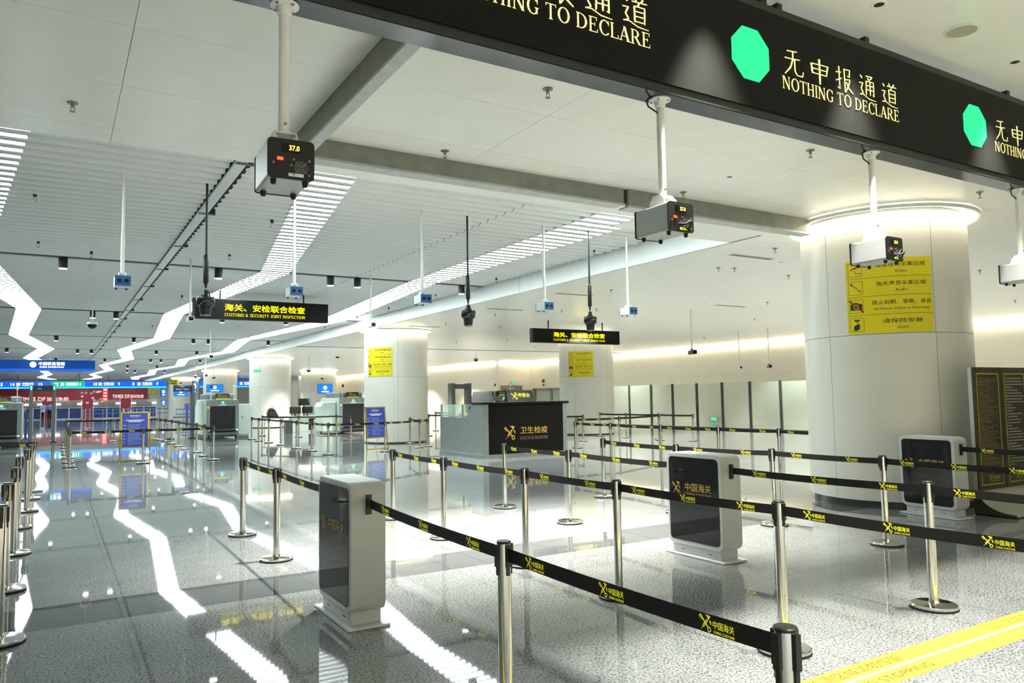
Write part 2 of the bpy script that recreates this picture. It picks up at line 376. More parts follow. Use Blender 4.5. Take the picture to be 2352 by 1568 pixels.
# ---- floor: granite tiles over a joint bed
floor = struct('floor', G().box(XL, YN, -.25, XR, YF, -.004), mat('floor_joint', '8d9290', .6, noise=.05))
TX, TY, JX = 1.295, .655, .71
ys = []
y = 6.62
while y > YN: ys.append((y-TY, y, False)); y -= TY
ys.append((6.62, 7.33, True))
y = 7.33
while y < YF-TY: ys.append((y, y+TY, False)); y += TY
cells = []
for y0, y1, band in ys:
    for k in range(-12, 24):
        x0 = JX+TX*k; x1 = x0+TX
        if x0 < XL or x1 > XR: continue
        c = Vector(((x0+x1)/2, (y0+y1)/2, -CAMZ)); d = c.dot(fw); px = c.dot(cr)/d*FPX if d > .5 else 1e9; py = -c.dot(cu)/d*FPX if d > .5 else 1e9
        vis = d > .5 and abs(px) < 1300 and -50 < py < 900
        cells.append((0 if vis else 1, c.length, x0, y0, x1, y1, band))
cells.sort()
gap = .0016
tm = {False: G().box(gap, gap, -.02, TX-gap, TY-gap, 0).mesh('floor_tile'), True: G().box(gap, gap, -.02, TX-gap, .71-gap, 0).mesh('floor_tile')}
tm[False].materials.append(FLOOR); tm[True].materials.append(BAND)
far = {False: G(), True: G()}
for i, (a, b, x0, y0, x1, y1, band) in enumerate(cells):
    if i < 300: obj('floor_tile', tm[band], None, floor, loc=(x0, y0, 0))
    else: far[band].poly([(x0+gap, y0+gap, 0), (x1-gap, y0+gap, 0), (x1-gap, y1-gap, 0), (x0+gap, y1-gap, 0)])
obj('distant_tiles', far[False], FLOOR, floor, kind='stuff'); obj('distant_band_tiles', far[True], BAND, floor, kind='stuff')
# ---- flat ceiling with panels
CX, CY = 10.98, 6.96        # near column
ceiling = struct('ceiling', G().box(XL, YN, ZC+.012, XR, 8.42, ZC+.3).box(10.0, 8.42, ZC+.012, XR, YF, ZC+.3), mat('ceiling_joint', '8f928b', .7, noise=.03))
pw, pd = 3.46, 1.14; pm = {}
for i in range(-4, 10):
    for j in range(-6, 36):
        x0, x1 = .405+pw*i, .405+pw*(i+1); y0, y1 = 5.67+pd*j, 5.67+pd*(j+1)
        if y0 > 8.39 and x0 < 10.0: x0 = 10.02
        if y0 < 8.39 < y1 and x1 <= 10.1: y1 = 8.40
        x1 = min(x1, XR-.02)
        if x1-x0 < .3 or y1-y0 < .1 or (i < -1 and y0 < 4) or y0 > 36: continue
        k = (round(x1-x0, 3), round(y1-y0, 3))
        if k not in pm: pm[k] = G().box(.002, .002, 0, k[0]-.002, k[1]-.002, .014).mesh('ceiling_panel'); pm[k].materials.append(CEIL)
        obj('ceiling_panel', pm[k], None, ceiling, loc=(x0, y0, ZC))
obj('ceiling_field', G().box(10.02, 5.67+pd*27.6, ZC, XR-.02, YF, ZC+.013), CEIL, ceiling)
# ---- slatted coffer
slatted = struct('ceiling_slatted', G().box(XL, 8.42, 4.98, 10.1, YF, 5.1), DARKV)
struct('trim_5', G().box(XL, 8.425, ZC+.02, 9.93, 8.45, 4.98), FASC)
PITCH, Y0S = .285, 8.60
SLOTS = [17.9, 28.0, 38.8, 48.2, 58.0, 68.0, 78.0, 88.0, 98.0]
def slat_g(x0, x1):
    n = 8; w, h = .106, .11; g = G(); pr = [(w*math.cos(math.pi+math.pi*k/n), h+h*math.sin(math.pi+math.pi*k/n)) for k in range(n+1)]
    g.prism(pr, x0, x1, 'x'); return g
segs = [(XL+.05, 1.84), (2.05, 6.27), (6.285, 9.9)]
sm = []
for a, b in segs:
    m = slat_g(a, b).mesh('slat'); m.materials.append(SLAT); smooth_mesh(m, 50); sm.append(m)
sfar = G(); rows = int((YF-2-Y0S)/PITCH)
for i in range(rows):
    yy = Y0S+PITCH*i
    if any(abs(yy-s) < PITCH*.52 for s in SLOTS): continue
    if i < 100:
        for m in sm: obj('slat', m, None, slatted, loc=(0, yy, ZS))
    else:
        for a, b in segs:
            g = slat_g(a, b); sfar.add([(v[0], v[1]+yy, v[2]+ZS) for v in g.v], g.f)
obj('distant_slats', sfar, SLAT, slatted, kind='stuff')
for k, s in enumerate(SLOTS):
    tr_ = struct(f'trim_{6+k}', G().box(XL+.05, s-.2, ZS+.002, 1.84, s-.06, ZS+.08).box(2.05, s-.2, ZS+.002, 9.9, s-.06, ZS+.08), DARKV)
    obj('slot_edge', G().box(XL+.05, s-.05, ZS+.001, 1.84, s+.05, ZS+.04).box(2.05, s-.05, ZS+.001, 9.9, s+.05, ZS+.04), mat('slot_edge_grey', '7f8685', .5, noise=.03), tr_)
# ---- zigzag light bars in the gaps between slats
def zx(px, py, Y): q = fl(px, py, ZS); return q.x*Y/q.y
ZIG = {
 'left': [(8.5,(-40,285),(92,297)), (17.9,(-150,575),(-28,582)), (28,(37,714),(95,714)), (38.8,(20,768),(65,769)), (48.2,(87,802),(125,801)), (58,(53,821),(87,822)), (68,(98,838),(120,838)), (78,(87,850),(106,850)), (90,(104,860),(121,860)), (100,(85,865),(103,865)), (109,(110,872),(130,872))],
 'centre': [(8.5,(741,395),(862,410)), (17.9,(599,622),(663,626)), (28,(376,720),(421,722)), (38.8,(353,777),(390,779)), (48.2,(269,804),(301,806)), (58,(281,823),(308,823)), (68,(227,840),(246,841)), (78,(241,849),(262,849)), (90,(204,860),(217,860)), (100,(219,864),(236,864)), (109,(189,872),(208,872))],
 'right': [(8.5,(1490,500),(1612,508)), (17.9,(937,646),(997,650)), (28,(735,737),(792,738)), (38.8,(543,781),(572,784)), (48.2,(508,807),(538,809)), (58,(410,827),(434,828)), (68,(402,844),(423,844)), (78,(343,851),(360,852)), (90,(338,859),(356,859)), (100,(300,864),(321,864)), (109,(303,872),(319,872))]}
ZLAB = {'left': 'zigzag of white light bars in the slats at the far left of the ceiling', 'centre': 'middle zigzag of white light bars running above the hanging customs sign', 'right': 'zigzag of white light bars in the slats nearest the white fascia'}
def led_faces(o):  # the lower face glows, the housing is white metal
    o.data.materials.append(SLAT); o.data.polygons.foreach_set('material_index', [0 if i % 6 == 0 else 1 for i in range(len(o.data.polygons))])
for key, kn in ZIG.items():
    Y = [k[0] for k in kn]; A = [zx(*k[1], k[0]) for k in kn]; B = [zx(*k[2], k[0]) for k in kn]
    if key == 'left': A[0] = B[0]-1.15; A[1] = B[1]-1.15
    t = thing('zigzag_light', ZLAB[key], 'ceiling light', (float(A[0]), 8.6, ZS), group='zigzag light bands in the slats')
    fg = G()
    for i in range(rows-2):
        yy = Y0S+PITCH*(i+.5); a = float(np.interp(yy, Y, A)); b = float(np.interp(yy, Y, B))
        b = min(b, 9.8)
        if b-a < .1: continue
        a -= t.location.x; b -= t.location.x; z0 = -.003; h = .055
        g = G().box(a, -h, z0, b, h, z0+.03)
        if i < 90: led_faces(obj('light_bar', g, LED, t, loc=(0, yy-8.6, 0)))
        else: fg.add([(v[0], v[1]+yy-8.6, v[2]) for v in g.v], g.f)
    led_faces(obj('distant_light_bars', fg, LED, t, kind='stuff'))
# ---- fascia, seam bar and galvanised beams
trim1 = struct('trim_1', G().box(9.93, 8.42, ZC, 9.995, YF, 4.9), FASC)
for k in range(1, 11): obj('fascia_joint', G().box(9.927, 8.4+7.6*k, ZC, 9.93, 8.406+7.6*k, 4.9), mat('joint_grey', '8a9291', .6, noise=.02), trim1)
trim2 = struct('trim_2', G().box(1.85, 8.45, 4.61, 1.99, YF, 4.645), mat('seam_bar_pale', 'cfd4d2', .4, noise=.05))
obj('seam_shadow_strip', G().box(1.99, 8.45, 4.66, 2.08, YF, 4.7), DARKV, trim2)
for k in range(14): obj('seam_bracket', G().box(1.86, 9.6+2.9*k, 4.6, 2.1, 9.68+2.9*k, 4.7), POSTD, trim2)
trim3 = struct('trim_3', G().box(1.96, 3.3, 4.04, 2.0, 8.4, ZC), BEAMM)
obj('beam_lip', G().box(1.955, 3.3, 4.015, 2.06, 8.4, 4.04), LIPM, trim3)
trim4 = struct('trim_4', G().box(2.12, 7.28, 4.06, 6.1, 7.33, ZC), BEAMM)
obj('beam_lip', G().box(2.12, 7.27, 4.035, 6.1, 7.46, 4.06), LIPM, trim4)
obj('beam_end', G().lathe([(.02, 0), (.1, 0), (.1, .2), (.02, .2)], 12, (2.12, 7.38, 4.04), math.pi/2, 1.5*math.pi, False), BEAMM, trim4, smooth=True)
obj('beam_box', G().box(6.16, 7.26, 4.04, 9.72, 7.33, ZC), BEAMM, trim4)
obj('beam_lip', G().box(6.16, 7.25, 4.015, 9.72, 7.46, 4.04), LIPM, trim4)
obj('beam_bracket', G().box(6.06, 7.3, 4.08, 6.2, 7.4, ZC), POSTD, trim4)
# ---- walls
struct('wall_left', G().box(XL-.2, YN, 0, XL, YF, 5.1), WALL)
struct('wall_front', G().box(XL, YN-.2, 0, XR, YN, 5.1), WALL)
wr = struct('wall_right', G().box(XR, YN, 0, XR+.2, 48.4, ZC+.3), WALL)
struct('wall_rear_return', G().box(28.0, 48.3, 0, XR, 48.5, ZC+.3), WALL)
struct('wall_rear_right', G().box(28.0, 48.5, 0, 28.2, 84.0, ZC+.3), WALL)
struct('wall_rear', G().box(23.0, 84.0, 0, 28.2, 84.2, ZC+.3), WALL)
struct('wall_far', G().box(XL, YF, 0, XR, YF+.2, 5.1), WALL)
obj('wall_joint', G().box(XR-.004, -2, 2.62, XR, 48.3, 2.625), mat('joint_tan', 'a8a390', .6, noise=.02), wr)
def cove(name, lab, x0, y0, x1, y1):
    tag(obj(name, G().box(min(x0, x1), min(y0, y1), ZC-.075, max(x0, x1), max(y0, y1), ZC-.03), emis('cove_wall_strip', 'fff3dc', 5.0)), lab, 'cove light')
cove('cove_light', 'warm cove light strip along the right wall above the glass screen', XR-.14, -2, XR-.1, 48.1)
cove('cove_light', 'short warm cove light strip above the grey double door', 28.1, 48.16, 30.7, 48.2)
cove('cove_light', 'warm cove light strip on the rear wall left of the grey double door', 27.86, 48.6, 27.9, 83.8)
cove('cove_light', 'distant warm cove light strip behind the second scanner', 23.2, 83.86, 27.8, 83.9)
# ---- columns
def circ_angle(px, py, c, r):
    d = ray(px, py); d = Vector((d.x, d.y)).normalized(); oc = Vector(c); t = oc.dot(d); h2 = oc.length_squared-t*t
    t -= math.sqrt(max(0, r*r-h2)); p = d*t; return math.atan2(p.y-c[1], p.x-c[0])
def column(c, r, label, a0, n=5, hb=.05, zj=2.45, ztop=ZC-.01):
    t = thing('column', label, 'column', (c[0], c[1], 0))
    obj('core', G().lathe([(r-.06, .0), (r-.06, ztop)], 32), mat('column_core', '3b4440', .5, noise=.05), t, smooth=True)
    obj('base_ring', G().lathe([(r-.03, 0), (r-.03, hb)], 48), mat('column_base_dark', '39423f', .2, noise=.1), t, smooth=True)
    for z0, z1 in ((hb, zj-.003), (zj+.003, ztop-.06)):
        for k in range(n):
            b0 = a0+2*math.pi*k/n+.0022; b1 = a0+2*math.pi*(k+1)/n-.0022
            obj('panel', G().lathe([(r-.03, z0), (r, z0), (r, z1), (r-.03, z1)], 16, (0, 0, 0), b0, b1), COLM, t, smooth=True)
    obj('light_ring', G().lathe([(r+.02, ztop-.012), (r+.15, ztop-.012)], 48, close=False), COVE, t)
    obj('ceiling_ring', G().lathe([(r+.15, ztop), (r+.15, ztop-.05), (r+.19, ztop-.05), (r+.19, ztop)], 48, close=False), CEIL, t, smooth=True)
    return t
C1 = column((CX, CY), 1.17, 'large cream round column beside the black text boards', circ_angle(1912, 900, (CX, CY), 1.17), hb=.1)
C2 = column((11.14, 27.0), 1.2, 'cream round column behind the blue notice board on a stand', circ_angle(914, 900, (11.14, 27), 1.2))
C3 = column((19.67, 26.3), 1.17, 'cream round column right of the black quarantine counter', circ_angle(1395, 900, (19.67, 26.3), 1.17))
C4 = column((11.3, 47.5), 1.22, 'cream round column with a backpack standing in front of it', .2)
C5 = column((12.0, 68.0), 1.35, 'distant cream round column above the scanner beside the walk-through gate', .2)
C6 = column((12.1, 89.0), 1.35, 'farthest cream round column carrying a yellow notice near the counters', .2)
C7 = column((19.9, 66.0), 1.5, 'distant cream column carrying a lit blue screen', .2)
# ---- glass screen along the right side
gs = thing('glass_screen', 'tall clear glass screen with dark grey posts before the right wall', 'glass partition', (27, 27, 0))
gy = [33.9, 32.2, 30.43, 28.8, 27.09, 25.44, 23.76, 22.07, 20.4, 18.7]
for a in gy[1:-1]: obj('post', G().cb((0, a-27, 1.08), (.07, .12, 2.16)), POSTD, gs)
for a, b in zip(gy, gy[1:]): obj('pane', G().box(-.006, b-27+.07, .03, .006, a-27-.07, 2.13), GLASS, gs)
obj('foot_rail', G().box(-.04, 18.7-27, 0, .04, 33.9-27, .03), POSTD, gs)
# ---- doors
d1 = struct('door_1', G().box(28.22, 48.2, 0, 28.34, 48.3, 2.48).box(29.92, 48.2, 0, 30.04, 48.3, 2.48).box(28.34, 48.2, 2.36, 29.92, 48.3, 2.48), mat('door_frame_grey', '8f918a', .4, metal=.3, noise=.03))
for x in (28.35, 29.14): obj('door_leaf', G().box(x, 48.24, .02, x+.77, 48.3, 2.35), DOORG, d1)
obj('door_closer', G().box(28.7, 48.16, 2.22, 29.3, 48.24, 2.28), WHITEP, d1)
obj('door_notice', G().box(29.3, 48.23, 1.5, 29.55, 48.24, 1.75), SIGNRED, d1)
obj('door_handle', G().cyl((29.08, 48.17, 1.0), (29.08, 48.17, 1.25), .015), CHROME, d1)
d2 = struct('door_2', G().box(XR-.12, 43.6, 0, XR, 43.9, 2.22).box(XR-.12, 47.6, 0, XR, 47.9, 2.22).box(XR-.12, 45.4, 0, XR, 45.6, 2.22).box(XR-.12, 43.6, 2.1, XR, 47.9, 2.22), DOORG)
obj('glass_leaf', G().box(XR-.07, 43.9, .02, XR-.05, 45.4, 2.1), GLASS, d2); obj('glass_leaf', G().box(XR-.07, 45.6, .02, XR-.05, 47.6, 2.1), GLASS, d2)
obj('door_handle', G().cyl((XR-.15, 45.7, 1.0), (XR-.15, 45.7, 1.25), .02), BLACK, d2)
# ================================================================ OVERHEAD SIGN
XP, YP, ZP = Vector((1,0,0)), Vector((0,1,0)), Vector((0,0,1))
SGY, SGB, SGT = 3.13, 3.37, 4.14
sg = thing('overhead_sign', 'long black overhead sign with lit green octagons and golden lettering', 'sign', (6, 3.22, SGB))
S0, S1 = -1.6, 12.5
obj('sign_case', G().box(S0-6, -.08, .004, S1-6, .08, .77), SIGNFR, sg)
obj('face_panel', G().box(S0-6, -.092, .055, S1-6, -.08, .715), SIGNBK, sg)
obj('underside_panel', G().box(S0-6, -.075, 0, S1-6, .075, .004), SIGNUN, sg)
for x in (3.9, 4.05, 5.0, 7.0, 1.9, 9.0): obj('hanger', G().cb((x-6, 0, .8), (.05, .06, .1)), BLACK, sg)
def oct_shape(): return ([(math.cos(math.radians(22.5+45*k)), math.sin(math.radians(22.5+45*k))) for k in range(8)], [tuple(range(8))])
yf = -.095
for k, (xo, xt0, xt1) in enumerate([(1.28, 1.57, 2.84), (3.676, 3.965, 5.235), (6.29, 6.58, 7.85), (8.9, 9.19, 10.46)]):
    obj('lit_octagon', G().prism([(xo-6+.182*a, 3.762-SGB+.182*b) for a, b in oct_shape()[0]], yf, yf+.004, 'y'), GREENLIT, sg)
    for j, ch in enumerate('无申报通道'): place('chinese_character', brush_shape(ch), GOLDLIT, sg, (xt0-6+.12+(xt1-xt0-.22)*j/4, yf, 3.79-SGB), XP, ZP, .19, .175)
    place('english_lettering', serif_shape('NOTHING TO DECLARE'), GOLDLIT, sg, ((xt0+xt1)/2-6, yf, 3.645-SGB), XP, ZP, xt1-xt0, .088)

# ================================================================ HANGING BLACKBODY DEVICES
def blackbody(x, z_rodtop, label, rot, digits, cable, white_rod=True):
    t = thing('blackbody_source', label, 'calibration device', (x, 3.22, z_rodtop-.002), group='silver boxes with red digits hung from the overhead sign')
    L = -.64
    obj('flange', G().lathe([(.062, 0), (.062, -.008), (.035, -.014), (.03, -.045), (.024, -.05)], 24), WHITEP, t, smooth=True)
    for a in (.6, 2.2, 3.8, 5.2): obj('flange_bolt', G().cyl((.05*math.cos(a), .05*math.sin(a), -.009), (.05*math.cos(a), .05*math.sin(a), -.017), .006, n=6), SPRK, t)
    obj('pole', G().cyl((0, 0, -.04), (0, 0, L+.06), .023, n=20), WHITEP, t, smooth=True)
    obj('pole_screw', G().cyl((.0, -.023, L+.1), (0, -.03, L+.1), .007, n=6), SPRK, t)
    h = bpy.data.objects.new('housing', None)
    R = Matrix.Rotation(rot, 4, 'Z')
    def tr(g): g.v = [tuple(R @ Vector(v)) for v in g.v]; return g
    zb = L-.19
    br = G()
    for s in (-.045, .045): br.prism([(-.07, L-.01), (.07, L-.01), (.06, L+.03), (.03, L+.062), (-.03, L+.062), (-.06, L+.03)], s-.003, s+.003, 'x')
    br.cb((0, 0, L+.06), (.095, .06, .008))
    obj('yoke_bracket', tr(br), WHITEP, t)
    b = obj('body', tr(G().prism(rrect(.186, .16, .012, 3, 0, zb+.1), -.135, .135, 'y')), ALU, t, bevel=.003)
    obj('rear_plate', tr(G().prism(rrect(.192, .166, .015, 3, 0, zb+.1), .135, .143, 'y')), BLACK, t)
    fp = obj('front_plate', tr(G().prism(rrect(.192, .168, .018, 4, 0, zb+.1), -.143, -.135, 'y')), BLACK, t)
    obj('display_window', tr(G().cb((.0, -.144, zb+.147), (.08, .003, .036))), GLASSBK, t)
    s = place('display_digits', font_shape(digits, .02), ORANGELED, t, (0, 0, 0), XP, ZP, .042, .022)
    s.data.transform(R @ Matrix.Translation((.012, -.147, zb+.147)))
    obj('power_switch', tr(G().cb((-.045, -.145, zb+.098), (.024, .006, .012))), REDLED, t)
    gl = G()
    for rr in (.027, .019, .011): gl.lathe([(rr, -.0015), (rr, .0015), (rr-.0025, .0015), (rr-.0025, -.0015), (rr, -.0015)], 20, close=False)
    gl.v = [(v[0]+.04, v[2]-.145, v[1]+zb+.068) for v in gl.v]
    for a in (45, 135): dx = .034*math.cos(math.radians(a)); dz = .034*math.sin(math.radians(a)); gl.cyl((.04-dx, -.146, zb+.068-dz), (.04+dx, -.146, zb+.068+dz), .0013, n=5)
    obj('fan_grille', tr(gl), SPRK, t)
    for a in ((.04-.03, .038), (.04+.034, .038), (.04-.03, .1), (.04+.034, .1), (-.072, .078), (0, .075)): obj('panel_screw', tr(G().cyl((a[0], -.143, zb+a[1]), (a[0], -.148, zb+a[1]), .005, n=8)), SPRK, t)
    obj('maker_plate', tr(G().cb((.02, -.144, zb+.035), (.062, .002, .013))), WHITEP if digits == '37.0' else YPRINT, t)
    for sx in (-.065, .065):
        for sy in (-.11, .1): obj('foot', tr(G().cyl((sx, sy, zb+.02), (sx, sy, zb-.002), .013, .01, n=10)), RUBBER, t, smooth=True)
    if cable: obj('power_cable', G().tube([(-.03, .0, 0), (-.08, .0, -.002), (-.105, .0, -.03), (-.09, 0, -.06), (-.03, 0, -.08), (-.02, 0, -.085)], .005, 6), RUBBER, t)
    if cable: obj('power_lead', tr(G().tube([(-.02, -.145, zb+.06), (-.01, -.19, zb+.05), (.02, -.2, zb+.07), (.05, -.15, zb+.03), (.03, -.145, zb+.05)], .006, 6)), RUBBER, t)
    return t
blackbody(.815, SGB, 'silver box reading 37.0 on a cream pole, nearest the left', math.radians(-2), '37.0', False)
blackbody(2.99, SGB, 'silver box on a white pole hanging before the grey ceiling beam', math.radians(0), '37.0 ', True)
blackbody(5.02, SGB, 'silver box on a white pole hanging before the large yellow notice', math.radians(0), '37.0 ', True)
blackbody(7.1, SGB, 'silver box on a white pole cut off by the right picture edge', math.radians(0), '37.0 ', True)

# ================================================================ HANGING CAMERAS
def thermal(x, label):
    t = thing('thermal_camera', label, 'camera', (x, 10.9, ZS), group='white thermal cameras with blue fronts on white poles')
    zb = -1.50
    obj('pole', G().cyl((0, 0, .06), (0, 0, -.85), .019, n=14), WHITEP, t, smooth=True)
    obj('lower_pole', G().cyl((0, 0, -.8), (0, 0, zb+.17), .024, n=14), WHITEP, t, smooth=True)
    y = G()
    for s in (-.04, .04): y.prism([(-.06, zb+.13), (.06, zb+.13), (.03, zb+.19), (-.03, zb+.19)], s-.004, s+.004, 'x')
    y.cb((0, 0, zb+.185), (.09, .05, .01)); obj('yoke', y, WHITEP, t)
    obj('body', G().box(-.09, -.14, zb, .09, .14, zb+.13), mat('camera_white', 'd4dfe0', .35, noise=.02), t, bevel=.006)
    f = obj('front_plate', G().box(-.092, -.15, zb-.002, .092, -.14, zb+.132), BLUEF, t, bevel=.003)
    obj('rear_plate', G().box(-.092, .14, zb-.002, .092, .148, zb+.132), BLACK, t)
    for s in (-.042, .042): obj('lens', G().lathe([(.026, 0), (.026, .008), (.018, .008), (.016, .002)], 16, close=False).cyl((0, 0, 0), (0, 0, .003), .018), BLACK, f).matrix_local = Matrix.Translation((s, -.15, zb+.065)) @ Matrix.Rotation(math.pi/2, 4, 'X')
    for s in (-.06, .06): obj('foot', G().cyl((s, .11, zb), (s, .11, zb-.02), .012, n=8), RUBBER, t)
for x, l in ((.70, 'white thermal camera with blue front, leftmost of its row'), (2.92, 'white thermal camera with blue front hanging above the left customs sign'), (4.95, 'white thermal camera with blue front hanging left of the middle black camera'),
             (7.28, 'white thermal camera with blue front hanging left of the rightmost black camera'), (9.17, 'white thermal camera with blue front, rightmost of its row')): thermal(x, l)
def black_dome(x, label):
    t = thing('black_camera', label, 'camera', (x, 10.9, ZS), group='black hooded cameras on black poles')
    obj('pole', G().cyl((0, 0, .06), (0, 0, -1.0), .016, n=12), BLACK, t, smooth=True)
    obj('sleeve', G().lathe([(.016, -.98), (.036, -1.01), (.036, -1.37), (.018, -1.4), (.014, -1.45)], 16), BLACK, t, smooth=True)
    obj('coupling', G().sphere((0, 0, -1.46), .016), SPRK, t, smooth=True)
    obj('clamp', G().cb((0, 0, -1.52), (.05, .04, .08)).cyl((-.06, 0, -1.555), (.06, 0, -1.555), .008).cyl((.04, .02, -1.5), (.06, .02, -1.57), .01), BLACK, t)
    h = obj('hood', G().lathe([(.02, -1.57), (.115, -1.575), (.122, -1.6), (.12, -1.66), (.1, -1.7), (.07, -1.72)], 28), mat('camera_black_gloss', '141718', .25, noise=.05), t, smooth=True)
    obj('hood_rim', G().tube([(.12*math.sin(a), -.122*math.cos(a), -1.665+.035*math.cos(3*a)) for a in [(-1.1+.2*k) for k in range(12)]], .003, 5), SPRK, t)
    obj('barrel', G().lathe([(.085, -1.68), (.075, -1.76), (.066, -1.83), (.05, -1.832)], 24), BLACK, t, smooth=True)
    obj('lens_ring', G().lathe([(.067, -1.832), (.069, -1.826), (.066, -1.82)], 24, close=False), SPRK, t, smooth=True)
for x, l in ((1.72, 'black hooded camera on a black pole in front of the left customs sign'), (5.77, 'black hooded camera on a black pole hanging clear between the signs'), (8.27, 'black hooded camera on a black pole in front of the right customs sign')): black_dome(x, l)
def bullet(x, y, ztop, zc, label, white=True, rot=0, s=1.0):
    t = thing('bullet_camera', label, 'camera', (x, y, ztop), rot, group='small bullet cameras on thin poles')
    m = WHITEP if white else POSTD; L = zc-ztop
    obj('pole', G().cyl((0, 0, .05), (0, 0, L+.06*s), .02*s, n=10), WHITEP, t, smooth=True)
    obj('bracket', G().cb((0, 0, L+.05*s), (.05*s, .06*s, .06*s)), m, t)
    obj('body', G().prism(rrect(.12*s, .11*s, .02*s, 3, 0, L-.02*s), -.2*s, .12*s, 'y'), m, t)
    obj('lens', G().cb((0, -.2*s, L-.02*s), (.09*s, .012, .08*s)), GLASSBK, t)
    return t
q = fl(438, 598, ZS); bullet(q.x, q.y, ZS, 3.4, 'small bullet camera on a white pole at the left customs sign edge')
q = fl(851, 632, ZS); bullet(q.x, q.y, ZS, 3.44, 'small bullet camera on a white pole in front of the notice-bearing column')
for px, py, pyt, lab in ((1588, 807, 720, 'grey bullet camera hanging highest above the glass screen'),):
    q = fl(1586, 712, ZC); bullet(q.x, q.y, ZC, atY(px, py, q.y).z, lab, False, -.4, 1.2)
for (a, b, c, d, lab) in ((1697, 785, 1698, 843, 'white bullet camera on a thin pole above the glass screen'), (1764, 780, 1766, 840, 'dark bullet camera on a thin pole nearest the large column')):
    q = fl(a, b-4, ZC); q.x = min(q.x, 26); q = atX(a, b, 24.5); bullet(q.x, q.y, ZC, atX(c, d, 24.5).z, lab, 'white' in lab, -.6, 1.0)
q = fl(484, 745, ZS); bullet(q.x, q.y, ZS, atY(484, 818, q.y).z, 'tiny bullet camera on a white pole left of the rightmost light zigzag', True, 0, 1.2)
q = fl(472, 822, ZS); bullet(atY(472, 861, 48).x, 48, ZS, atY(472, 861, 48).z, 'tiny dome-tipped camera on a white pole before the distant column', True, 0, 1.4)
def dome(px, py, Y, zc, label, s=1.0, drop=None):
    q = atY(px, py, Y); t = thing('dome_camera', label, 'camera', (q.x, Y, zc), group='dome cameras under the ceiling')
    z = q.z-zc
    obj('stem', G().cyl((0, 0, .02), (0, 0, z+.06*s), .018*s, n=10), WHITEP, t)
    obj('collar', G().lathe([(.05*s, .1*s+z), (.13*s, .06*s+z), (.14*s, z)], 18), WHITEP, t, smooth=True)
    obj('dome', G().sphere((0, 0, z), .125*s, 16, 6, -1, 0), GLASSBK, t, smooth=True)
for a in ((212, 745, 24.5, ZS, 'dome camera hanging under the slats beside the seam'), (790, 743, 32, ZC, 'small dome camera on the flat ceiling right of the fascia'), (775, 818, 45, ZC, 'white dome camera between the two middle columns'), (709, 850, 45, ZC, 'dark pan-tilt dome camera left of the lit blue screen'),
          (740, 868, 58, ZC, 'tiny dome camera just above the lit blue screen'), (491, 866, 60, ZC, 'dome camera before the distant column'), (449, 864, 62, ZS, 'dome camera beside the distant column'), (1093, 825, 38, ZC, 'dome camera under the flat ceiling above the quarantine counter'), (415, 878, 80, ZC, 'dome camera on the farthest column')): dome(*a)

# ================================================================ HANGING CUSTOMS SIGNS
def customs_sign(x0, x1, y, z0, z1, ztop, label, tx0, tx1):
    t = thing('hanging_sign', label, 'sign', ((x0+x1)/2, y, z0), group='black hanging signs lettered customs and security joint inspection'); w = x1-x0; h = z1-z0
    obj('case', G().box(-w/2, -.06, 0, w/2, .1, h), SIGNFR, t, bevel=.008)
    obj('face', G().box(-w/2+.06, -.068, .01, w/2-.0, -.06, h-.01), SIGNBK, t)
    for s in (-.31, .31): obj('rod', G().cyl((s*w, .02, h), (s*w, .02, ztop-z0), .022, n=10), BLACK, t)
    cx = (tx0+tx1)/2-(x0+x1)/2; tw = tx1-tx0
    place('chinese_lettering', font_shape('海关、安检联合检查', .022), YLIT, t, (cx, -.07, h*.6), XP, ZP, tw, h*.36)
    place('english_lettering', serif_shape('CUSTOMS & SECURITY JOINT INSPECTION'), YLIT, t, (cx, -.07, h*.235), XP, ZP, tw, h*.155)
customs_sign(3.07, 6.735, 21.5, 3.86, 4.41, ZS+.05, 'black hanging sign with yellow lettering under the slatted ceiling', 3.87, 6.06)
customs_sign(13.79, 17.58, 21.5, 3.47, 3.96, ZC, 'black hanging sign with yellow lettering under the flat cream ceiling', 14.66, 16.9)

# ================================================================ SPRINKLERS, SPEAKER, PINHOLES, TRACK LAMPS
def sprinkler_mesh():
    a = G().lathe([(.0, 0), (.036, -.002), (.034, -.007), (.012, -.01), (.01, -.03), (.004, -.034)], 16)
    b = G().tube([(-.006, 0, -.02), (-.014, 0, -.04), (-.008, 0, -.058), (0, 0, -.06)], .0025, 6).tube([(.006, 0, -.02), (.014, 0, -.04), (.008, 0, -.058), (0, 0, -.06)], .0025, 6).lathe([(.001, -.06), (.018, -.062), (.018, -.065), (.001, -.066)], 12)
    return a.mesh('escutcheon'), b.mesh('deflector')
sa, sb = sprinkler_mesh(); sa.materials.append(SPRK); sb.materials.append(SPRK)
def sprinkler(x, y, z, label, s=1.0):
    t = thing('sprinkler', label, 'sprinkler', (x, y, z), group='ceiling sprinklers')
    for m in (sa, sb):
        o = obj(m.name.split('.')[0], m, None, t); o.scale = (s, s, s)
where = {(0,0): ''}
for px, py, lab in ((167, 236, 'sprinkler on the white panel above the left slats'), (1258, 204, 'sprinkler just under the overhead sign, nearest the middle'), (1022, 346, 'sprinkler right above the grey cross beam'), (1861, 345, 'sprinkler between the second and third silver boxes'),
                    (1569, 441, 'sprinkler beside the second silver box pole'), (2250, 441, 'sprinkler near the lit ring of the large column')):
    q = fl(px, py, ZC); sprinkler(q.x, q.y, ZC, lab, 1.25)
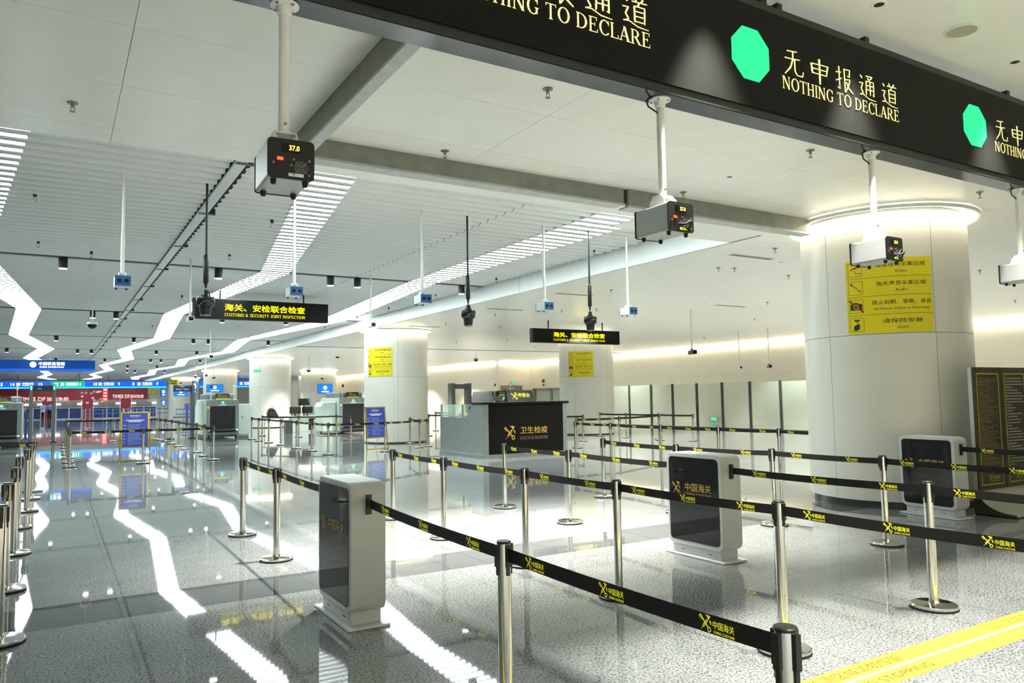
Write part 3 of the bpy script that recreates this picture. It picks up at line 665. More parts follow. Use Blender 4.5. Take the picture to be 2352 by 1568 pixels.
tiny = [(1404, 665), (1780, 570), (1650, 614), (1811, 632), (1763, 693), (1733, 731), (1370, 709), (1137, 721), (1024, 743), (1148, 749), (2250, 620), (1687, 525+90), (1048, 784), (1290, 712), (1458, 722), (1165, 780), (1230, 795), (2331, 690), (1617, 775)]
tiny.sort(key=lambda t: fl(t[0], t[1], ZC).length)
for i, (px, py) in enumerate(tiny):
    q = fl(px, py, ZC); sprinkler(q.x, q.y, ZC, f'small sprinkler on the flat cream ceiling, {ORD[i]} nearest the camera', 1.3)
for i, (px, py) in enumerate(sorted([(80, 447), (625, 508), (210, 580), (527, 585), (350, 800-52), (418, 680), (653, 733), (1140, 640), (1001, 676), (893, 707), (570, 773), (747, 750), (820, 728), (88, 555), (1365, 575)], key=lambda t: fl(t[0], t[1], ZS).length)):
    q = fl(px, py, ZS); t = thing('sprinkler', f'small pendent sprinkler poking below the slats, {ORD[i]} nearest the camera', 'sprinkler', (q.x, q.y, ZS), group='sprinklers in the slatted ceiling')
    obj('cup', G().cyl((0, 0, .05), (0, 0, -.03), .03, .024, n=10), BLACK, t); o = obj('deflector', sb, None, t); o.scale = (1.6, 1.6, 1.6)
q = fl(2208, 70, ZC); t = thing('ceiling_speaker', 'round white ceiling speaker above the overhead sign', 'speaker', (q.x, q.y, ZC))
obj('rim', G().lathe([(.118, 0), (.118, -.006), (.1, -.01), (.098, -.004)], 36, close=False), WHITEP, t, smooth=True); obj('grille', G().cyl((0, 0, -.001), (0, 0, -.006), .099, n=36), mat('speaker_grille', 'a9a892', .7, noise=.1, nscale=400), t)
# recessed pinhole downlights, and added fill lamps in the same fitting
def downlight(x, y, watts, label, size=65, col=(1, .95, .86), group='recessed pinhole downlights', z=ZC, blend=.5):
    t = thing('recessed_downlight', label, 'downlight', (x, y, z), group=group)
    obj('trim_ring', G().lathe([(.05, .001), (.05, -.004), (.034, -.004), (.034, .001)], 20, close=False), CEIL, t)
    obj('reflector', G().cyl((0, 0, -.0005), (0, 0, -.002), .034, n=16), mat('downlight_cup', '2b2a26', .4, noise=.05), t)
    l = bpy.data.lights.new('downlight_lamp', 'SPOT'); l.energy = watts; l.spot_size = math.radians(size); l.spot_blend = blend; l.shadow_soft_size = .05; l.color = col
    o = bpy.data.objects.new('lamp', l); COL.objects.link(o); o.parent = t; o.location = (0, 0, -.02)
for i, x in enumerate((3.3, 4.7, 6.5, 8.4, 10.3)): downlight(x, 2.9, SPOT_FRONT, f'pinhole downlight before the overhead sign, {ORD[i]} from the left', 58, group='downlights before the overhead sign', blend=1)
for j, y in enumerate((-1.2, -3.8)):
    for i, x in enumerate((-5, -1.5, 2, 5.5, 9, 12.5)): downlight(x, y, SPOT_FILL, f'added fill lamp in the {("nearer", "farther")[j]} row behind the viewpoint, {ORD[i]} from the left', 125, group='added fill lamps behind the viewpoint', blend=.7)  # unseen lamps added to brighten the faces turned to the viewpoint
for i, x in enumerate((6.9,)): downlight(x, 6.26, SPOT_MID*.4, f'pinhole downlight between the overhead sign and the grey cross beam, {ORD[i]} from the left', 46, blend=.8, group='downlights behind the overhead sign')
for i, x in enumerate((3.2, 4.9, 6.7)): downlight(x, 7.85, SPOT_MID, f'pinhole downlight in the strip beside the slats, {ORD[i]} from the left', 80, blend=.85, group='downlights beside the slats')
for i, x in enumerate((12.4, 15.9, 19.3, 22.8, 26.2)):
    for j, y in enumerate((10, 15.5, 21, 32, 38, 44)): downlight(x, y, SPOT_RIGHT, f'pinhole downlight in the flat cream ceiling, {ORD[j]} row away, {ORD[i]} from the fascia', 105, group='downlights in the flat cream ceiling')
for j, y in enumerate((11.5, 15.5, 19.5, 23.5, 27.5, 31.5, 35.5, 39.5)): downlight(28.4, y, SPOT_RIGHT*.85, f'pinhole downlight beside the right wall, {ORD[j]} row away', 80, group='downlights beside the right wall', blend=1)
for i, x in enumerate((13.5, 17, 21, 25.5)):
    for j, y in enumerate((52, 60, 68, 76)): downlight(x, y, SPOT_RIGHT*1.2, f'added fill lamp in the rear flat ceiling, {ORD[j]} row back, {ORD[i]} from the fascia', 110, group='added fill lamps in the rear flat ceiling')  # lamps added to brighten the dark rear walls and ceiling
# track lamps in the slots
tl = [(17.9, [(145, 603), (502, 627), (759, 648), (821, 648), (1060, 665)]), (28, [(213, 719), (267, 721), (510, 733), (657, 740)]), (38.8, [(129, 777), (308, 781), (444, 784), (479, 784), (616, 789)]),
      (48.2, [(16, 802), (178, 804), (210, 805), (359, 808), (452, 810)]), (58, [(128, 826), (241, 827), (346, 829), (370, 829), (459, 830)]), (68, [(293, 841), (361, 842)]), (78, [(292, 852), (310, 852), (378, 853)])]
for Y, L in tl:
    rowname = {17.9: 'nearest ceiling slot', 28: 'second ceiling slot', 38.8: 'third ceiling slot', 48.2: 'fourth ceiling slot', 58: 'fifth ceiling slot', 68: 'sixth ceiling slot', 78: 'seventh ceiling slot'}[Y]
    for i, (px, py) in enumerate(L):
        q = atY(px, py, Y); t = thing('track_lamp', f'black cylinder lamp under the {rowname}, {ORD[i]} from the left', 'lamp', (q.x, Y, ZS), group='black cylinder lamps in the ceiling slots')
        obj('body', G().cyl((0, 0, .08), (0, 0, -.22), .085, n=20), BLACK, t, smooth=True)
        obj('lens', G().cyl((0, 0, -.215), (0, 0, -.228), .078, n=20), LAMPD, t)
        l = bpy.data.lights.new('track_lamp_light', 'SPOT'); l.energy = SPOT_TRACK; l.spot_size = math.radians(100); l.spot_blend = .5; l.shadow_soft_size = .07; l.color = (.93, 1, .98)
        o = bpy.data.objects.new('lamp', l); COL.objects.link(o); o.parent = t; o.location = (0, 0, -.24)
# linear air slots in the flat ceiling
for px0, py0, px1, lab in ((1678, 584, 1772, 'narrow air slot in the flat ceiling nearest the large column'), (1644, 700, 1712, 'narrow air slot in the flat ceiling above the glass screen'), (1277, 673, 1362, 'narrow air slot in the flat ceiling above the right customs sign'), (1118, 708, 1200, 'narrow air slot in the flat ceiling left of the right customs sign'), (940, 748, 1010, 'narrow air slot in the flat ceiling beside the notice-bearing column')):
    a = fl(px0, py0, ZC); b = atY(px1, py0, a.y); w = min(2.4, b.x-a.x); t = thing('air_slot', lab, 'air vent', (a.x+w/2, a.y, ZC), group='linear air slots in the flat ceiling')
    obj('slot_frame', G().box(-w/2, -.07, -.006, w/2, .07, -.0005), mat('slot_frame_grey', 'b9bab2', .5, noise=.03), t)
    for k in (-.035, 0, .035): obj('slot', G().box(-w/2+.03, k-.009, -.008, w/2-.03, k+.009, -.006), mat('slot_dark', '6f7069', .6, noise=.05), t)
# ================================================================ KIOSKS
def kiosk(x, y, label, rot=0):
    t = thing('lane_kiosk', label, 'kiosk', (x, y, 0), rot, group='silver lane kiosks with black glass')
    w, d = .27, .76
    obj('base_plate', G().box(-.16, -.41, 0, .16, .41, .02), SILVER, t, bevel=.006)
    obj('plinth', G().box(-.115, -.33, .02, .115, .33, .12), SILVER, t, bevel=.004)
    for a in (-.2, -.17, .17, .2): obj('plinth_screw', G().cyl((-.115, a, .06), (-.118, a, .06), .006), BLACK, t)
    b = obj('cabinet', G().prism(rrect(d, .93, .075, 8, 0, .575), -w/2, w/2, 'x'), SILVER, t, smooth=True, bevel=.006)
    for s in (-1, 1):
        p = obj('glass_panel', G().prism(rrect(d-.075, .93-.085, .045, 6, 0, .575), s*(w/2+.001), s*(w/2+.004), 'x'), GLASSBK, t)
        xx = s*(w/2+.0055); r = Vector((0, s, 0))
        place('emblem', emblem_shape(), GOLD, p, (xx, -s*.24, .68), r, ZP, .12, .13)
        place('chinese_lettering', font_shape('中国海关', .015), GOLD, p, (xx, s*.07, .70), r, ZP, .36, .085)
        place('english_lettering', font_shape('CHINA CUSTOMS'), GOLD, p, (xx, s*.07, .63), r, ZP, .36, .026)
    for s in (-1, 1): obj('belt_bracket', G().box(-.02, s*(d/2) if s > 0 else -d/2-.02, .81, .02, s*(d/2)+.02 if s > 0 else -d/2, .95), BLACK, t)
    return t
K1 = kiosk(1.965, 5.68, 'silver kiosk with black glass side standing alone at the front')
K2 = kiosk(5.68, 5.66, 'silver kiosk with gold lettering on black glass between two belt lanes')
K3 = kiosk(9.93, 5.72, 'silver kiosk with black glass in front of the large column', math.radians(-4))

# ================================================================ STANCHIONS AND BELTS
PH_ = .95
def post_meshes():
    d = {}
    d['base'] = (G().lathe([(.162, .012), (.165, .018), (.165, .03), (.158, .036), (.04, .042), (.037, .06)], 40), CHROME)
    d['base_ring'] = (G().lathe([(.163, 0), (.167, .003), (.167, .014), (.15, .014)], 40), RUBBER)
    d['pole'] = (G().cyl((0, 0, .04), (0, 0, .94), .0335, n=28), CHROME)
    d['cap'] = (G().lathe([(.035, .938), (.036, .946), (.033, .95), (.0, .951)], 28), BLACK)
    out = {}
    for k, (g, m) in d.items():
        me = g.mesh(k); me.materials.append(m); smooth_mesh(me, 35); out[k] = me
    me = G().box(-.012, .031, .83, .012, .046, .935).box(-.009, .03, .79, .009, .04, .83).mesh('belt_clip'); me.materials.append(BLACK); out['belt_clip'] = me
    return out
PM = post_meshes()
def stanchion(P, label, group, ang=0):
    t = thing('stanchion', label, 'stanchion', (P.x, P.y, 0), group=group)
    for k in ('base', 'base_ring', 'pole', 'cap'): obj(k, PM[k], None, t)
    for i in range(4): obj('belt_clip', PM['belt_clip'], None, t, rotz=ang+i*math.pi/2)
    return t
V_, F_ = LOGO; _g = G(); _g.v = [(v[0]-.077, -.0003*v[2], v[1]-.028) for v in V_]; _g.f = list(F_)
PRINT = _g.mesh('belt_print'); PRINT.materials.append(YPRINT)
def belt(owner, A, B, za=.888, gapa=.036, gapb=.036, prints=True):
    """webbing from A to B (world), a part of its owner; the print faces the camera side"""
    A = Vector((A.x, A.y, za)); B = Vector((B.x, B.y, za)); d = (B-A); L = d.length; u = d.normalized()
    o = Vector(owner.location); rz = owner.rotation_euler.z; Ri = Matrix.Rotation(-rz, 3, 'Z')
    n = u.cross(ZP); mid = (A+B)/2
    if n.dot(Vector((0, 0, za))-mid) < 0: n = -n
    right = ZP.cross(n)
    g = G(); hw, th = .031, .0015; ns = 8; sag = .012*min(1, L/2)
    for i in range(ns):
        t0, t1 = gapa+(L-gapa-gapb)*i/ns, gapa+(L-gapa-gapb)*(i+1)/ns
        s0, s1 = -sag*4*(i/ns)*(1-i/ns), -sag*4*((i+1)/ns)*(1-(i+1)/ns)
        P = []
        for tt, ss in ((t0, s0), (t1, s1)):
            for sn in (-th, th):
                for zz in (-hw, hw): P.append(Ri @ (A+u*tt+n*sn+ZP*(zz+ss)-o))
        g.add(P, [(0, 1, 5, 4), (2, 6, 7, 3), (1, 3, 7, 5), (0, 4, 6, 2)])
    b = obj('belt', g, BELT, owner)
    if prints and mid.length < 26:
        k = max(1, int(L/.52)); rot = Matrix((right, -n, ZP)).transposed()
        for i in range(k):
            tt = L*(i+.5)/k; sg_ = -sag*4*(tt/L)*(1-tt/L)
            p = obj('belt_print', PRINT, None, b); p.matrix_local = Matrix.Translation(Ri @ (A+u*tt+n*.0022+ZP*sg_-o)) @ (Ri @ rot).to_4x4()
    return b
def b_(x, y): return fl(x, y+1, 0)
def t_(x, y): return fl(x, y, PH_)
def w_(x, y): return Vector((x, y, 0))
def kend(k, s): return Vector(k.location)+Matrix.Rotation(k.rotation_euler.z, 3, 'Z') @ Vector((0, s*.41, 0))
ALLP = []
def chain(nodes, desc, group, link=True, ang=None, close_to=None, from_end='nearest'):
    """a run of posts joined by belts; desc has {} for the ordinal"""
    out = []
    for i, P in enumerate(nodes):
        Q = nodes[i+1] if i+1 < len(nodes) else nodes[i-1]
        dd = (Q-P); a = math.atan2(dd.y, dd.x)-math.pi/2 if len(nodes) > 1 else 0
        s = stanchion(P, desc.format(ORD[i]), group, a); out.append(s)
    if link:
        for a, b in zip(out, out[1:]): belt(a, Vector(a.location), Vector(b.location))
    ALLP.extend(out); return out
# front lanes
c = chain([b_(557, 1228), b_(635, 1285)], 'steel belt post behind the front-most kiosk, {} from the far end', 'posts of the first belt lane')
belt(c[1], Vector(c[1].location), kend(K1, 1), gapb=0)
c = chain([t_(1157, 1241), t_(1803, 1437)], 'steel belt post nearest the camera, {} counted from the kiosk', 'posts of the first belt lane')
belt(K1, kend(K1, -1), Vector(c[0].location), gapa=0)
chain([b_(903, 1190), b_(1020, 1235), b_(1208, 1297), b_(1422, 1370), b_(1802, 1495), w_(4.03, 1.75)], 'steel post of the unbroken belt lane beside the front kiosk, {} from its far end', 'posts of the second belt lane')
c = chain([b_(1160, 1165), b_(1309, 1200)], 'steel belt post in front of the quarantine counter, {} from the far end', 'posts of the third belt lane')
belt(c[1], Vector(c[1].location), kend(K2, 1), gapb=0)
c = chain([b_(2146, 1395), w_(5.78, 1.75)], 'steel post on the near side of the gold-lettered kiosk, {} from it', 'posts of the third belt lane')
belt(K2, kend(K2, -1), Vector(c[0].location), gapa=0)
chain([b_(1388, 1140), t_(1552, 1019), b_(1779, 1205), b_(2037, 1250), w_(7.66, 3.35)], 'steel post of the belt lane behind the gold-lettered kiosk, {} from its far end', 'posts of the fourth belt lane')
c = chain([w_(9.86, 3.5)], 'steel belt post right of the kiosk by the column, {} in its run', 'posts of the fifth belt lane')
belt(K3, kend(K3, -1), Vector(c[0].location), gapa=0)
# right hall
chain([t_(1321, 967), t_(1402, 970), t_(1517, 975), t_(1649, 979), t_(1788, 983), t_(1905, 988)], 'steel post of the long belt run reaching the large column, {} from the counter', 'posts of the right hall queue')
chain([b_(1326, 1028), b_(1424, 1022), b_(1516, 1010)], 'steel post of the slanting belt run before the cream column, {} from the counter', 'posts of the right hall queue')
chain([b_(1379, 1000), b_(1439, 1004), b_(1514, 1007), b_(1593, 1012)], 'steel post of the farthest belt run by the glass screen, {} from the left', 'posts of the right hall queue')
chain([b_(1262, 1010), b_(1340, 1012)], 'steel post of the short belt at the counter end, {} from the left', 'posts of the right hall queue')
# middle
c = chain([b_(578, 1008), b_(594, 1012), b_(617, 1016), b_(645, 1021), b_(681, 1029), b_(716, 1035), b_(754, 1043), b_(885, 1036), b_(982, 1024)], 'steel post of the curving belt run before the second scanner, {} from the left', 'posts of the middle queue')
chain([b_(602, 1000), b_(686, 1003), b_(773, 1000), b_(806, 1004)], 'steel post of the belt run close to the second scanner, {} from the left', 'posts of the middle queue')
chain([b_(942, 1018), w_(10.4, 23.2)], 'steel post of the short belt between the column and the counter, {} from the left', 'posts of the middle queue')
chain([b_(985, 1000), b_(1032, 1000)], 'steel post of the rear belt left of the counter, {} from the left', 'posts of the middle queue')
chain([b_(1001, 988), b_(1045, 988)], 'steel post of the farthest belt left of the counter, {} from the left', 'posts of the middle queue')
# left queue
chain([b_(367, 1010), b_(379, 1013), b_(394, 1018), b_(410, 1024), b_(428, 1030), b_(451, 1038), b_(469, 1046), b_(490, 1055), b_(328, 1063), b_(160, 1072)], 'steel post of the belt run around the left blue notice, {} from the far corner', 'posts of the left queue')
chain([b_(152, 1013), b_(262, 1012), b_(360, 1008)], 'steel post of the rear belt behind the left blue notice, {} from the left', 'posts of the left queue')
chain([b_(150, 1021), b_(151, 1028), b_(152, 1036), b_(153, 1043), b_(155, 1052), b_(157, 1062)], 'steel post in the file left of the blue notice, {} from the far end', 'posts of the left queue')
c = chain([b_(75, 1128), b_(68, 1146), b_(60, 1174), b_(40, 1213), b_(31, 1273), b_(10, 1357), b_(-6, 1478)], 'steel post in the file along the left picture edge, {} from the far end', 'posts along the left edge')
belt(c[0], Vector(c[0].location), w_(-3.2, 13.4))

# ================================================================ FLOOR TAPE
tp = thing('floor_tape', 'yellow floor tape with a white centre line and grey lettering', 'floor marking', (5.5, 2.79, 0))
obj('tape', G().box(-6, -.155, .0005, 7, .16, .0018), TAPEY, tp); obj('centre_line', G().box(-6, -.012, .0018, 7, .012, .0024), TAPEW, tp)
for k in range(-3, 5):
    x0 = 3.66+1.9*k-5.5
    place('chinese_lettering', font_shape('监测区域请勿停留'), TAPEI, tp, (x0+.42, .085, .0026), XP, YP, .84, .085)
    place('english_lettering', font_shape('NO STOPPING'), TAPEI, tp, (x0+.55, -.085, .0026), XP, YP, .7, .06)

# ================================================================ QUARANTINE COUNTER
ct = thing('quarantine_counter', 'black-fronted quarantine counter with brushed steel side and gold emblem', 'counter', (9.77, 17.7, 0))
W_, D_ = 2.74, 2.6
obj('plinth', G().box(-.04, -.04, 0, W_+.02, D_, .1), STEEL, ct)
obj('steel_side', G().prism([(.0, .1), (.55, .1), (D_, .1), (D_, 1.08), (.95, 1.08), (.6, 1.44), (.0, 1.44)], 0, .06, 'x'), STEEL, ct)
obj('corner_post', G().box(-.004, -.01, .1, .17, .08, 1.44), STEEL, ct)
obj('end_post', G().box(W_-.14, -.01, .1, W_, .3, 1.44), STEEL, ct)
fr = obj('front_panel', G().box(.17, 0, .1, W_-.14, .05, 1.44), BLACKG, ct)
obj('worktop', G().box(-.02, -.03, 1.44, W_+.06, .62, 1.5), BLACKG, ct, bevel=.006)
obj('desk', G().box(.06, .6, .7, W_-.1, 1.3, .75), BLACKG, ct)
place('emblem', emblem_shape(), GOLD, fr, (.83, -.003, .66), XP, ZP, .36, .38)
place('chinese_lettering', font_shape('卫生检疫', .004), GOLD, fr, (1.62, -.003, .72), XP, ZP, .9, .19)
place('english_lettering', serif_shape('HEALTH QUARANTINE'), mat('letter_dull_steel', '77776d', .4, metal=.5, noise=.05), fr, (1.62, -.003, .5), XP, ZP, .92, .1)
for y in (D_-.05, 1.2): obj('glass_post', G().box(0, y-.02, 1.08, .05, y+.02, 1.45), STEEL, ct)
obj('side_glass', G().box(.02, 1.0, 1.09, .03, D_, 1.44), GLASS, ct); obj('rear_glass', G().box(.03, D_-.03, 1.09, 1.4, D_-.02, 1.44), GLASS, ct)
t = thing('desk_placard', 'black sloping placard with yellow emblem standing on the counter top', 'placard', (11.02, 17.85, 1.5))
obj('placard', G().prism([(-.11, 0), (.11, 0), (.04, .32), (.0, .32)], -.43, .43, 'x'), BLACKG, t)
pn = Vector((0, -.32, .11)).normalized(); pu = Vector((0, .11, .32)).normalized()
place('emblem', emblem_shape(), YPRINT, t, (-.2, -.058, .16), XP, pu, .2, .2); [place('chinese_character', font_shape(ch), YPRINT, t, (-.01+.13*j, -.05, .185), XP, pu, .11, .12) for j, ch in enumerate('申报台')]; place('english_lettering', rects([(0, 0, .36, .03)]), mat('letter_dull_steel', '77776d'), t, (.12, -.075, .09), XP, pu, .36, .025)
t = thing('plastic_basket', 'dark green slatted plastic basket on the counter side desk', 'basket', (10.25, 18.95, 1.085))
obj('wall', G().lathe([(.17, 0), (.2, .28), (.19, .28), (.16, .01)], 20), mat('basket_green', '2c4744', .5, noise=.05), t, smooth=True)
obj('rim', G().lathe([(.2, .27), (.215, .275), (.215, .295), (.2, .295)], 20, close=False), mat('basket_green', '2c4744'), t, smooth=True)
for k in range(12): a = k*math.pi/6; obj('rib', G().cyl((.176*math.cos(a), .176*math.sin(a), .02), (.203*math.cos(a), .203*math.sin(a), .27), .008, n=6), mat('basket_green_dark', '203634', .5, noise=.05), t)
t = thing('desk_tray', 'yellow-edged clear tray behind the counter glass', 'tray', (9.95, 19.6, 1.085))
obj('tray', G().box(-.02, -.35, 0, .3, .4, .03), GLASSBK, t); obj('tray_front', G().box(-.02, -.35, .03, .3, -.33, .12), mat('tray_yellow', 'd8d06a', .4, noise=.05), t); obj('tray_side', G().box(.28, -.33, .03, .3, .4, .1), STEEL, t)
t = thing('desk_support', 'grey-green pad stack beside the basket on the counter', 'stack', (10.25, 18.95, 1.05))
obj('pad', G().box(-.25, -.3, 0, .3, .3, .035), mat('pad_green', '2a4441', .6, noise=.1), t)

# ================================================================ TEXT BOARDS BY THE COLUMN
tb = thing('text_board', 'tall pair of black text boards with yellow borders on a curved foot', 'display board', (11.1, 5.42, 0))
def lines(n, w, h, seed, ind=.0):
    r = random.Random(seed); out = []
    for i in range(n):
        y1 = h*(1-i/n); x = w*r.choice((0, 0, .03)); e = w*r.uniform(.55, 1) if r.random() > .2 else w*r.uniform(.2, .5)
        while x < e:
            l = w*r.uniform(.03, .09); out.append((x, y1-h/n*.5, min(x+l, e), y1-h/n*.1)); x += l+w*.014
    return rects(out)
obj('upright', G().box(-.68, .0, .3, .72, .05, 1.94), SILVER, tb)
for i, (a, b, m) in enumerate(((-.68, .02, BOARDT), (.03, .72, BOARDW))):
    p = obj('panel', G().box(a, -.02, .31, b, 0, 1.94), BOARDG, tb)
    w = b-a; x0, x1, z0, z1 = a+.07, b-.07, .37, 1.86; fr = G()
    for (c0, c1, e0, e1) in ((x0, x1, z0, z0+.014), (x0, x1, z1-.014, z1), (x0, x0+.012, z0, z1), (x1-.012, x1, z0, z1)): fr.box(c0, -.024, e0, c1, -.02, e1)
    obj('border', fr, BOARDY, p)
    V, F = lines(44 if i == 0 else 30, x1-x0-.06, 1.22, 3+i); rr = random.Random(8+i); red = set(); row = None
    for f in F:
        yk = round(V[f[0]][1], 3)
        if yk != row: row = yk; on = rr.random() < .35
        if on and i == 0 and rr.random() < .7: red.add(f)
    for nm, mm, ff in (('text_lines', m, [f for f in F if f not in red]), ('text_lines_red', BOARDR, [f for f in F if f in red])):
        if not ff: continue
        g = G()
        for f in ff: g.poly([((x0+.03+V[k][0]), -.0235, .58+V[k][1]) for k in f])
        obj(nm, g, mm, p, kind='stuff')
    place('emblem_lettering', LOGO, BOARDY, p, ((x0+x1)/2+.03, -.0235, .46), XP, ZP, .3, .11)
prof = [(.05, .02), (.05, .32), (0, .32)] + [(-.0-.42*(1-math.cos(math.radians(a))), .32-.27*math.sin(math.radians(a))) for a in range(8, 91, 8)] + [(-.46, .045), (-.46, .02)]
obj('foot_side', G().prism(prof, -.7, -.68, 'x'), BOARDG, tb); obj('foot_side', G().prism(prof, .72, .74, 'x'), BOARDG, tb)
obj('foot_sweep', G().prism(prof, -.68, .72, 'x'), SILVERD, tb, smooth=True); obj('foot_base', G().box(-.68, -.46, 0, .72, .05, .02), BLACK, tb)

# ================================================================ YELLOW COLUMN NOTICES
def col_notice(C, c, r, am, zc, w, h, label, detail=True):
    rr = r+.004
    def cv(off): return lambda x, y: (c[0]+(rr+off)*math.cos(am+x/rr)-c[0]-math.cos(am)*rr, c[1]+(rr+off)*math.sin(am+x/rr)-c[1]-math.sin(am)*rr, y)
    t = thing('column_notice', label, 'notice', (c[0]+rr*math.cos(am), c[1]+rr*math.sin(am), zc), group='yellow surveillance notices on columns')
    g = G(); n = 12
    for off in (0, .004):
        for i in range(n+1):
            for s in (-1, 1): g.v.append(cv(off)(-w/2+w*i/n, s*h/2))
    m = 2*(n+1)
    for i in range(n): a = 2*i; g.f += [(a, a+2, a+3, a+1), (m+a, m+a+1, m+a+3, m+a+2), (a, m+a, m+a+2, a+2), (a+1, a+3, m+a+3, m+a+1)]
    g.f += [(0, 1, m+1, m), (2*n, m+2*n, m+2*n+1, 2*n+1)]
    p = obj('plate', g, SIGNYEL, t, smooth=True)
    def put(name, shape, m, x, y, w2, h2, o=.0062):
        vs, fs = shape; xs = [v[0] for v in vs]; ys2 = [v[1] for v in vs]; ax, ay = (min(xs)+max(xs))/2, (min(ys2)+max(ys2))/2; sx = w2/(max(xs)-min(xs)); sy = h2/(max(ys2)-min(ys2))
        gg = G(); f = cv(o); gg.v = [f(x+(a-ax)*sx, y+(b-ay)*sy) for a, b in vs]; gg.f = list(fs); return obj(name, gg, m, p)
    rows = [('海关视频采集区域', 'Video', .62), ('海关声音采集区域', 'Audio', .62), ('禁止拍照、录像、录音', 'No Photos, Videos or Recordings', .74), ('请保持安静', 'Quiet', .5)]
    def segs_(lst):  # rects cut into narrow strips so they follow the curve
        o = []
        for x0, y0, x1, y1 in lst:
            k = max(1, int((x1-x0)/(w*.06)))
            o += [(x0+(x1-x0)*j/k, y0, x0+(x1-x0)*(j+1)/k, y1) for j in range(k)]
        return rects(o)
    for i, (cn, en, cw) in enumerate(rows):
        yc = h/2-h*(i+.5)/4
        put('chinese_lettering', font_shape(cn), SIGNINK, w*.14, yc+h*.035, w*cw*.92, h*.06)
        put('english_lettering', font_shape(en), SIGNINK, w*.14, yc-h*.055, w*{0: .14, 1: .14, 2: .64, 3: .13}[i], h*.036)
        s = h*.092; xc = -w*.385; e = h*.004
        fv = segs_([(xc-s, yc-s, xc+s, yc-s+e), (xc-s, yc+s-e, xc+s, yc+s), (xc-s, yc-s, xc-s+e, yc+s), (xc+s-e, yc-s, xc+s, yc+s)])
        put('pictogram_frame', fv, SIGNINK, xc, yc, 2*s, 2*s)
        if i < 3: put('divider_line', segs_([(-w/2, 0, w/2, .01)]), SIGNINK, 0, h/2-h*(i+1)/4, w, h*.004)
        if i == 0: put('pictogram', ([(0, .3), (.1, .1), (1, .55), (.9, .9)], [(0, 1, 2, 3)]), SIGNRED, xc-s*.1, yc+s*.25, s*1.2, s*.6); put('pictogram_arm', ([(0, .9), (.06, .9), (.3, .3), (1, .3), (1, .2), (.25, .2)], [(0, 1, 2, 5), (5, 2, 3, 4)]), SIGNINK, xc+s*.35, yc-s*.35, s*1.0, s*.5)
        if i == 1:
            vs, fs = _ring(.12, .12, 0, 0, .15, .85, 0, 360, 14); vs = vs+[(.15, .8), (.2, .86), (.8, .3), (.76, .26)]; fs = fs+[(len(vs)-4, len(vs)-3, len(vs)-2, len(vs)-1)]
            put('pictogram', (vs, fs), SIGNRED, xc-s*.15, yc+s*.2, s*1.2, s*1.1); put('pictogram_wave', ([(0, .5), (.1, .6), (.5, .3), (.6, .5), (1, .0), (.9, .0), (.6, .35), (.5, .15)], [(0, 1, 2, 7), (2, 3, 6, 7), (3, 4, 5, 6)]), SIGNINK, xc+s*.6, yc-s*.5, s*.5, s*.5)
        if i == 2:
            put('pictogram', rects([(0, 0, 1, .7), (.3, .7, .65, .85)]), SIGNINK, xc, yc, s*1.65, s*1.1, .009); put('pictogram_lens', _ring(.5, .5, .38, .38, 0, 0, 0, 360, 18), SIGNYEL, xc, yc-s*.08, s*.75, s*.75, .0105)
            put('pictogram_slash', ([(0, 1), (.08, 1.0), (1, .08), (1, 0), (.92, 0), (0, .92)], [(0, 1, 2, 3, 4, 5)]), SIGNRED, xc, yc, s*2.1, s*2.0, .013)
        if i == 3:
            put('pictogram', ([(.0, .1), (.1, .0), (.5, .0), (.8, .3), (.8, .9), (.7, 1), (.25, .8), (0, .6)], [tuple(range(8))]), SIGNINK, xc-s*.05, yc-s*.35, s*.85, s*1.0); put('pictogram_lips', ([(0, .5), (.25, .9), (.5, .7), (.75, .9), (1, .5), (.5, .2)], [tuple(range(6))]), SIGNINK, xc, yc+s*.62, s*.9, s*.35); put('pictogram_finger', rects([(0, 0, .1, 1)]), SIGNINK, xc, yc+s*.3, s*.06, s*.5)
a1 = circ_angle(1945, 680, (CX, CY), 1.17); a2 = circ_angle(2141, 680, (CX, CY), 1.17)
col_notice(C1, (CX, CY), 1.17, (a1+a2)/2, 2.99, abs(a2-a1)*1.17, 1.06, 'large yellow four-row notice on the nearest column')
a1 = circ_angle(846, 830, (11.14, 27), 1.2); a2 = circ_angle(902, 830, (11.14, 27), 1.2)
col_notice(C2, (11.14, 27.0), 1.2, (a1+a2)/2, 3.0, abs(a2-a1)*1.2, 1.06, 'yellow notice on the column behind the blue stand')
a1 = circ_angle(1306, 830, (19.67, 26.3), 1.17); a2 = circ_angle(1363, 830, (19.67, 26.3), 1.17)
col_notice(C3, (19.67, 26.3), 1.17, (a1+a2)/2, 2.96, abs(a2-a1)*1.17, 1.08, 'yellow notice on the column below the right customs sign')
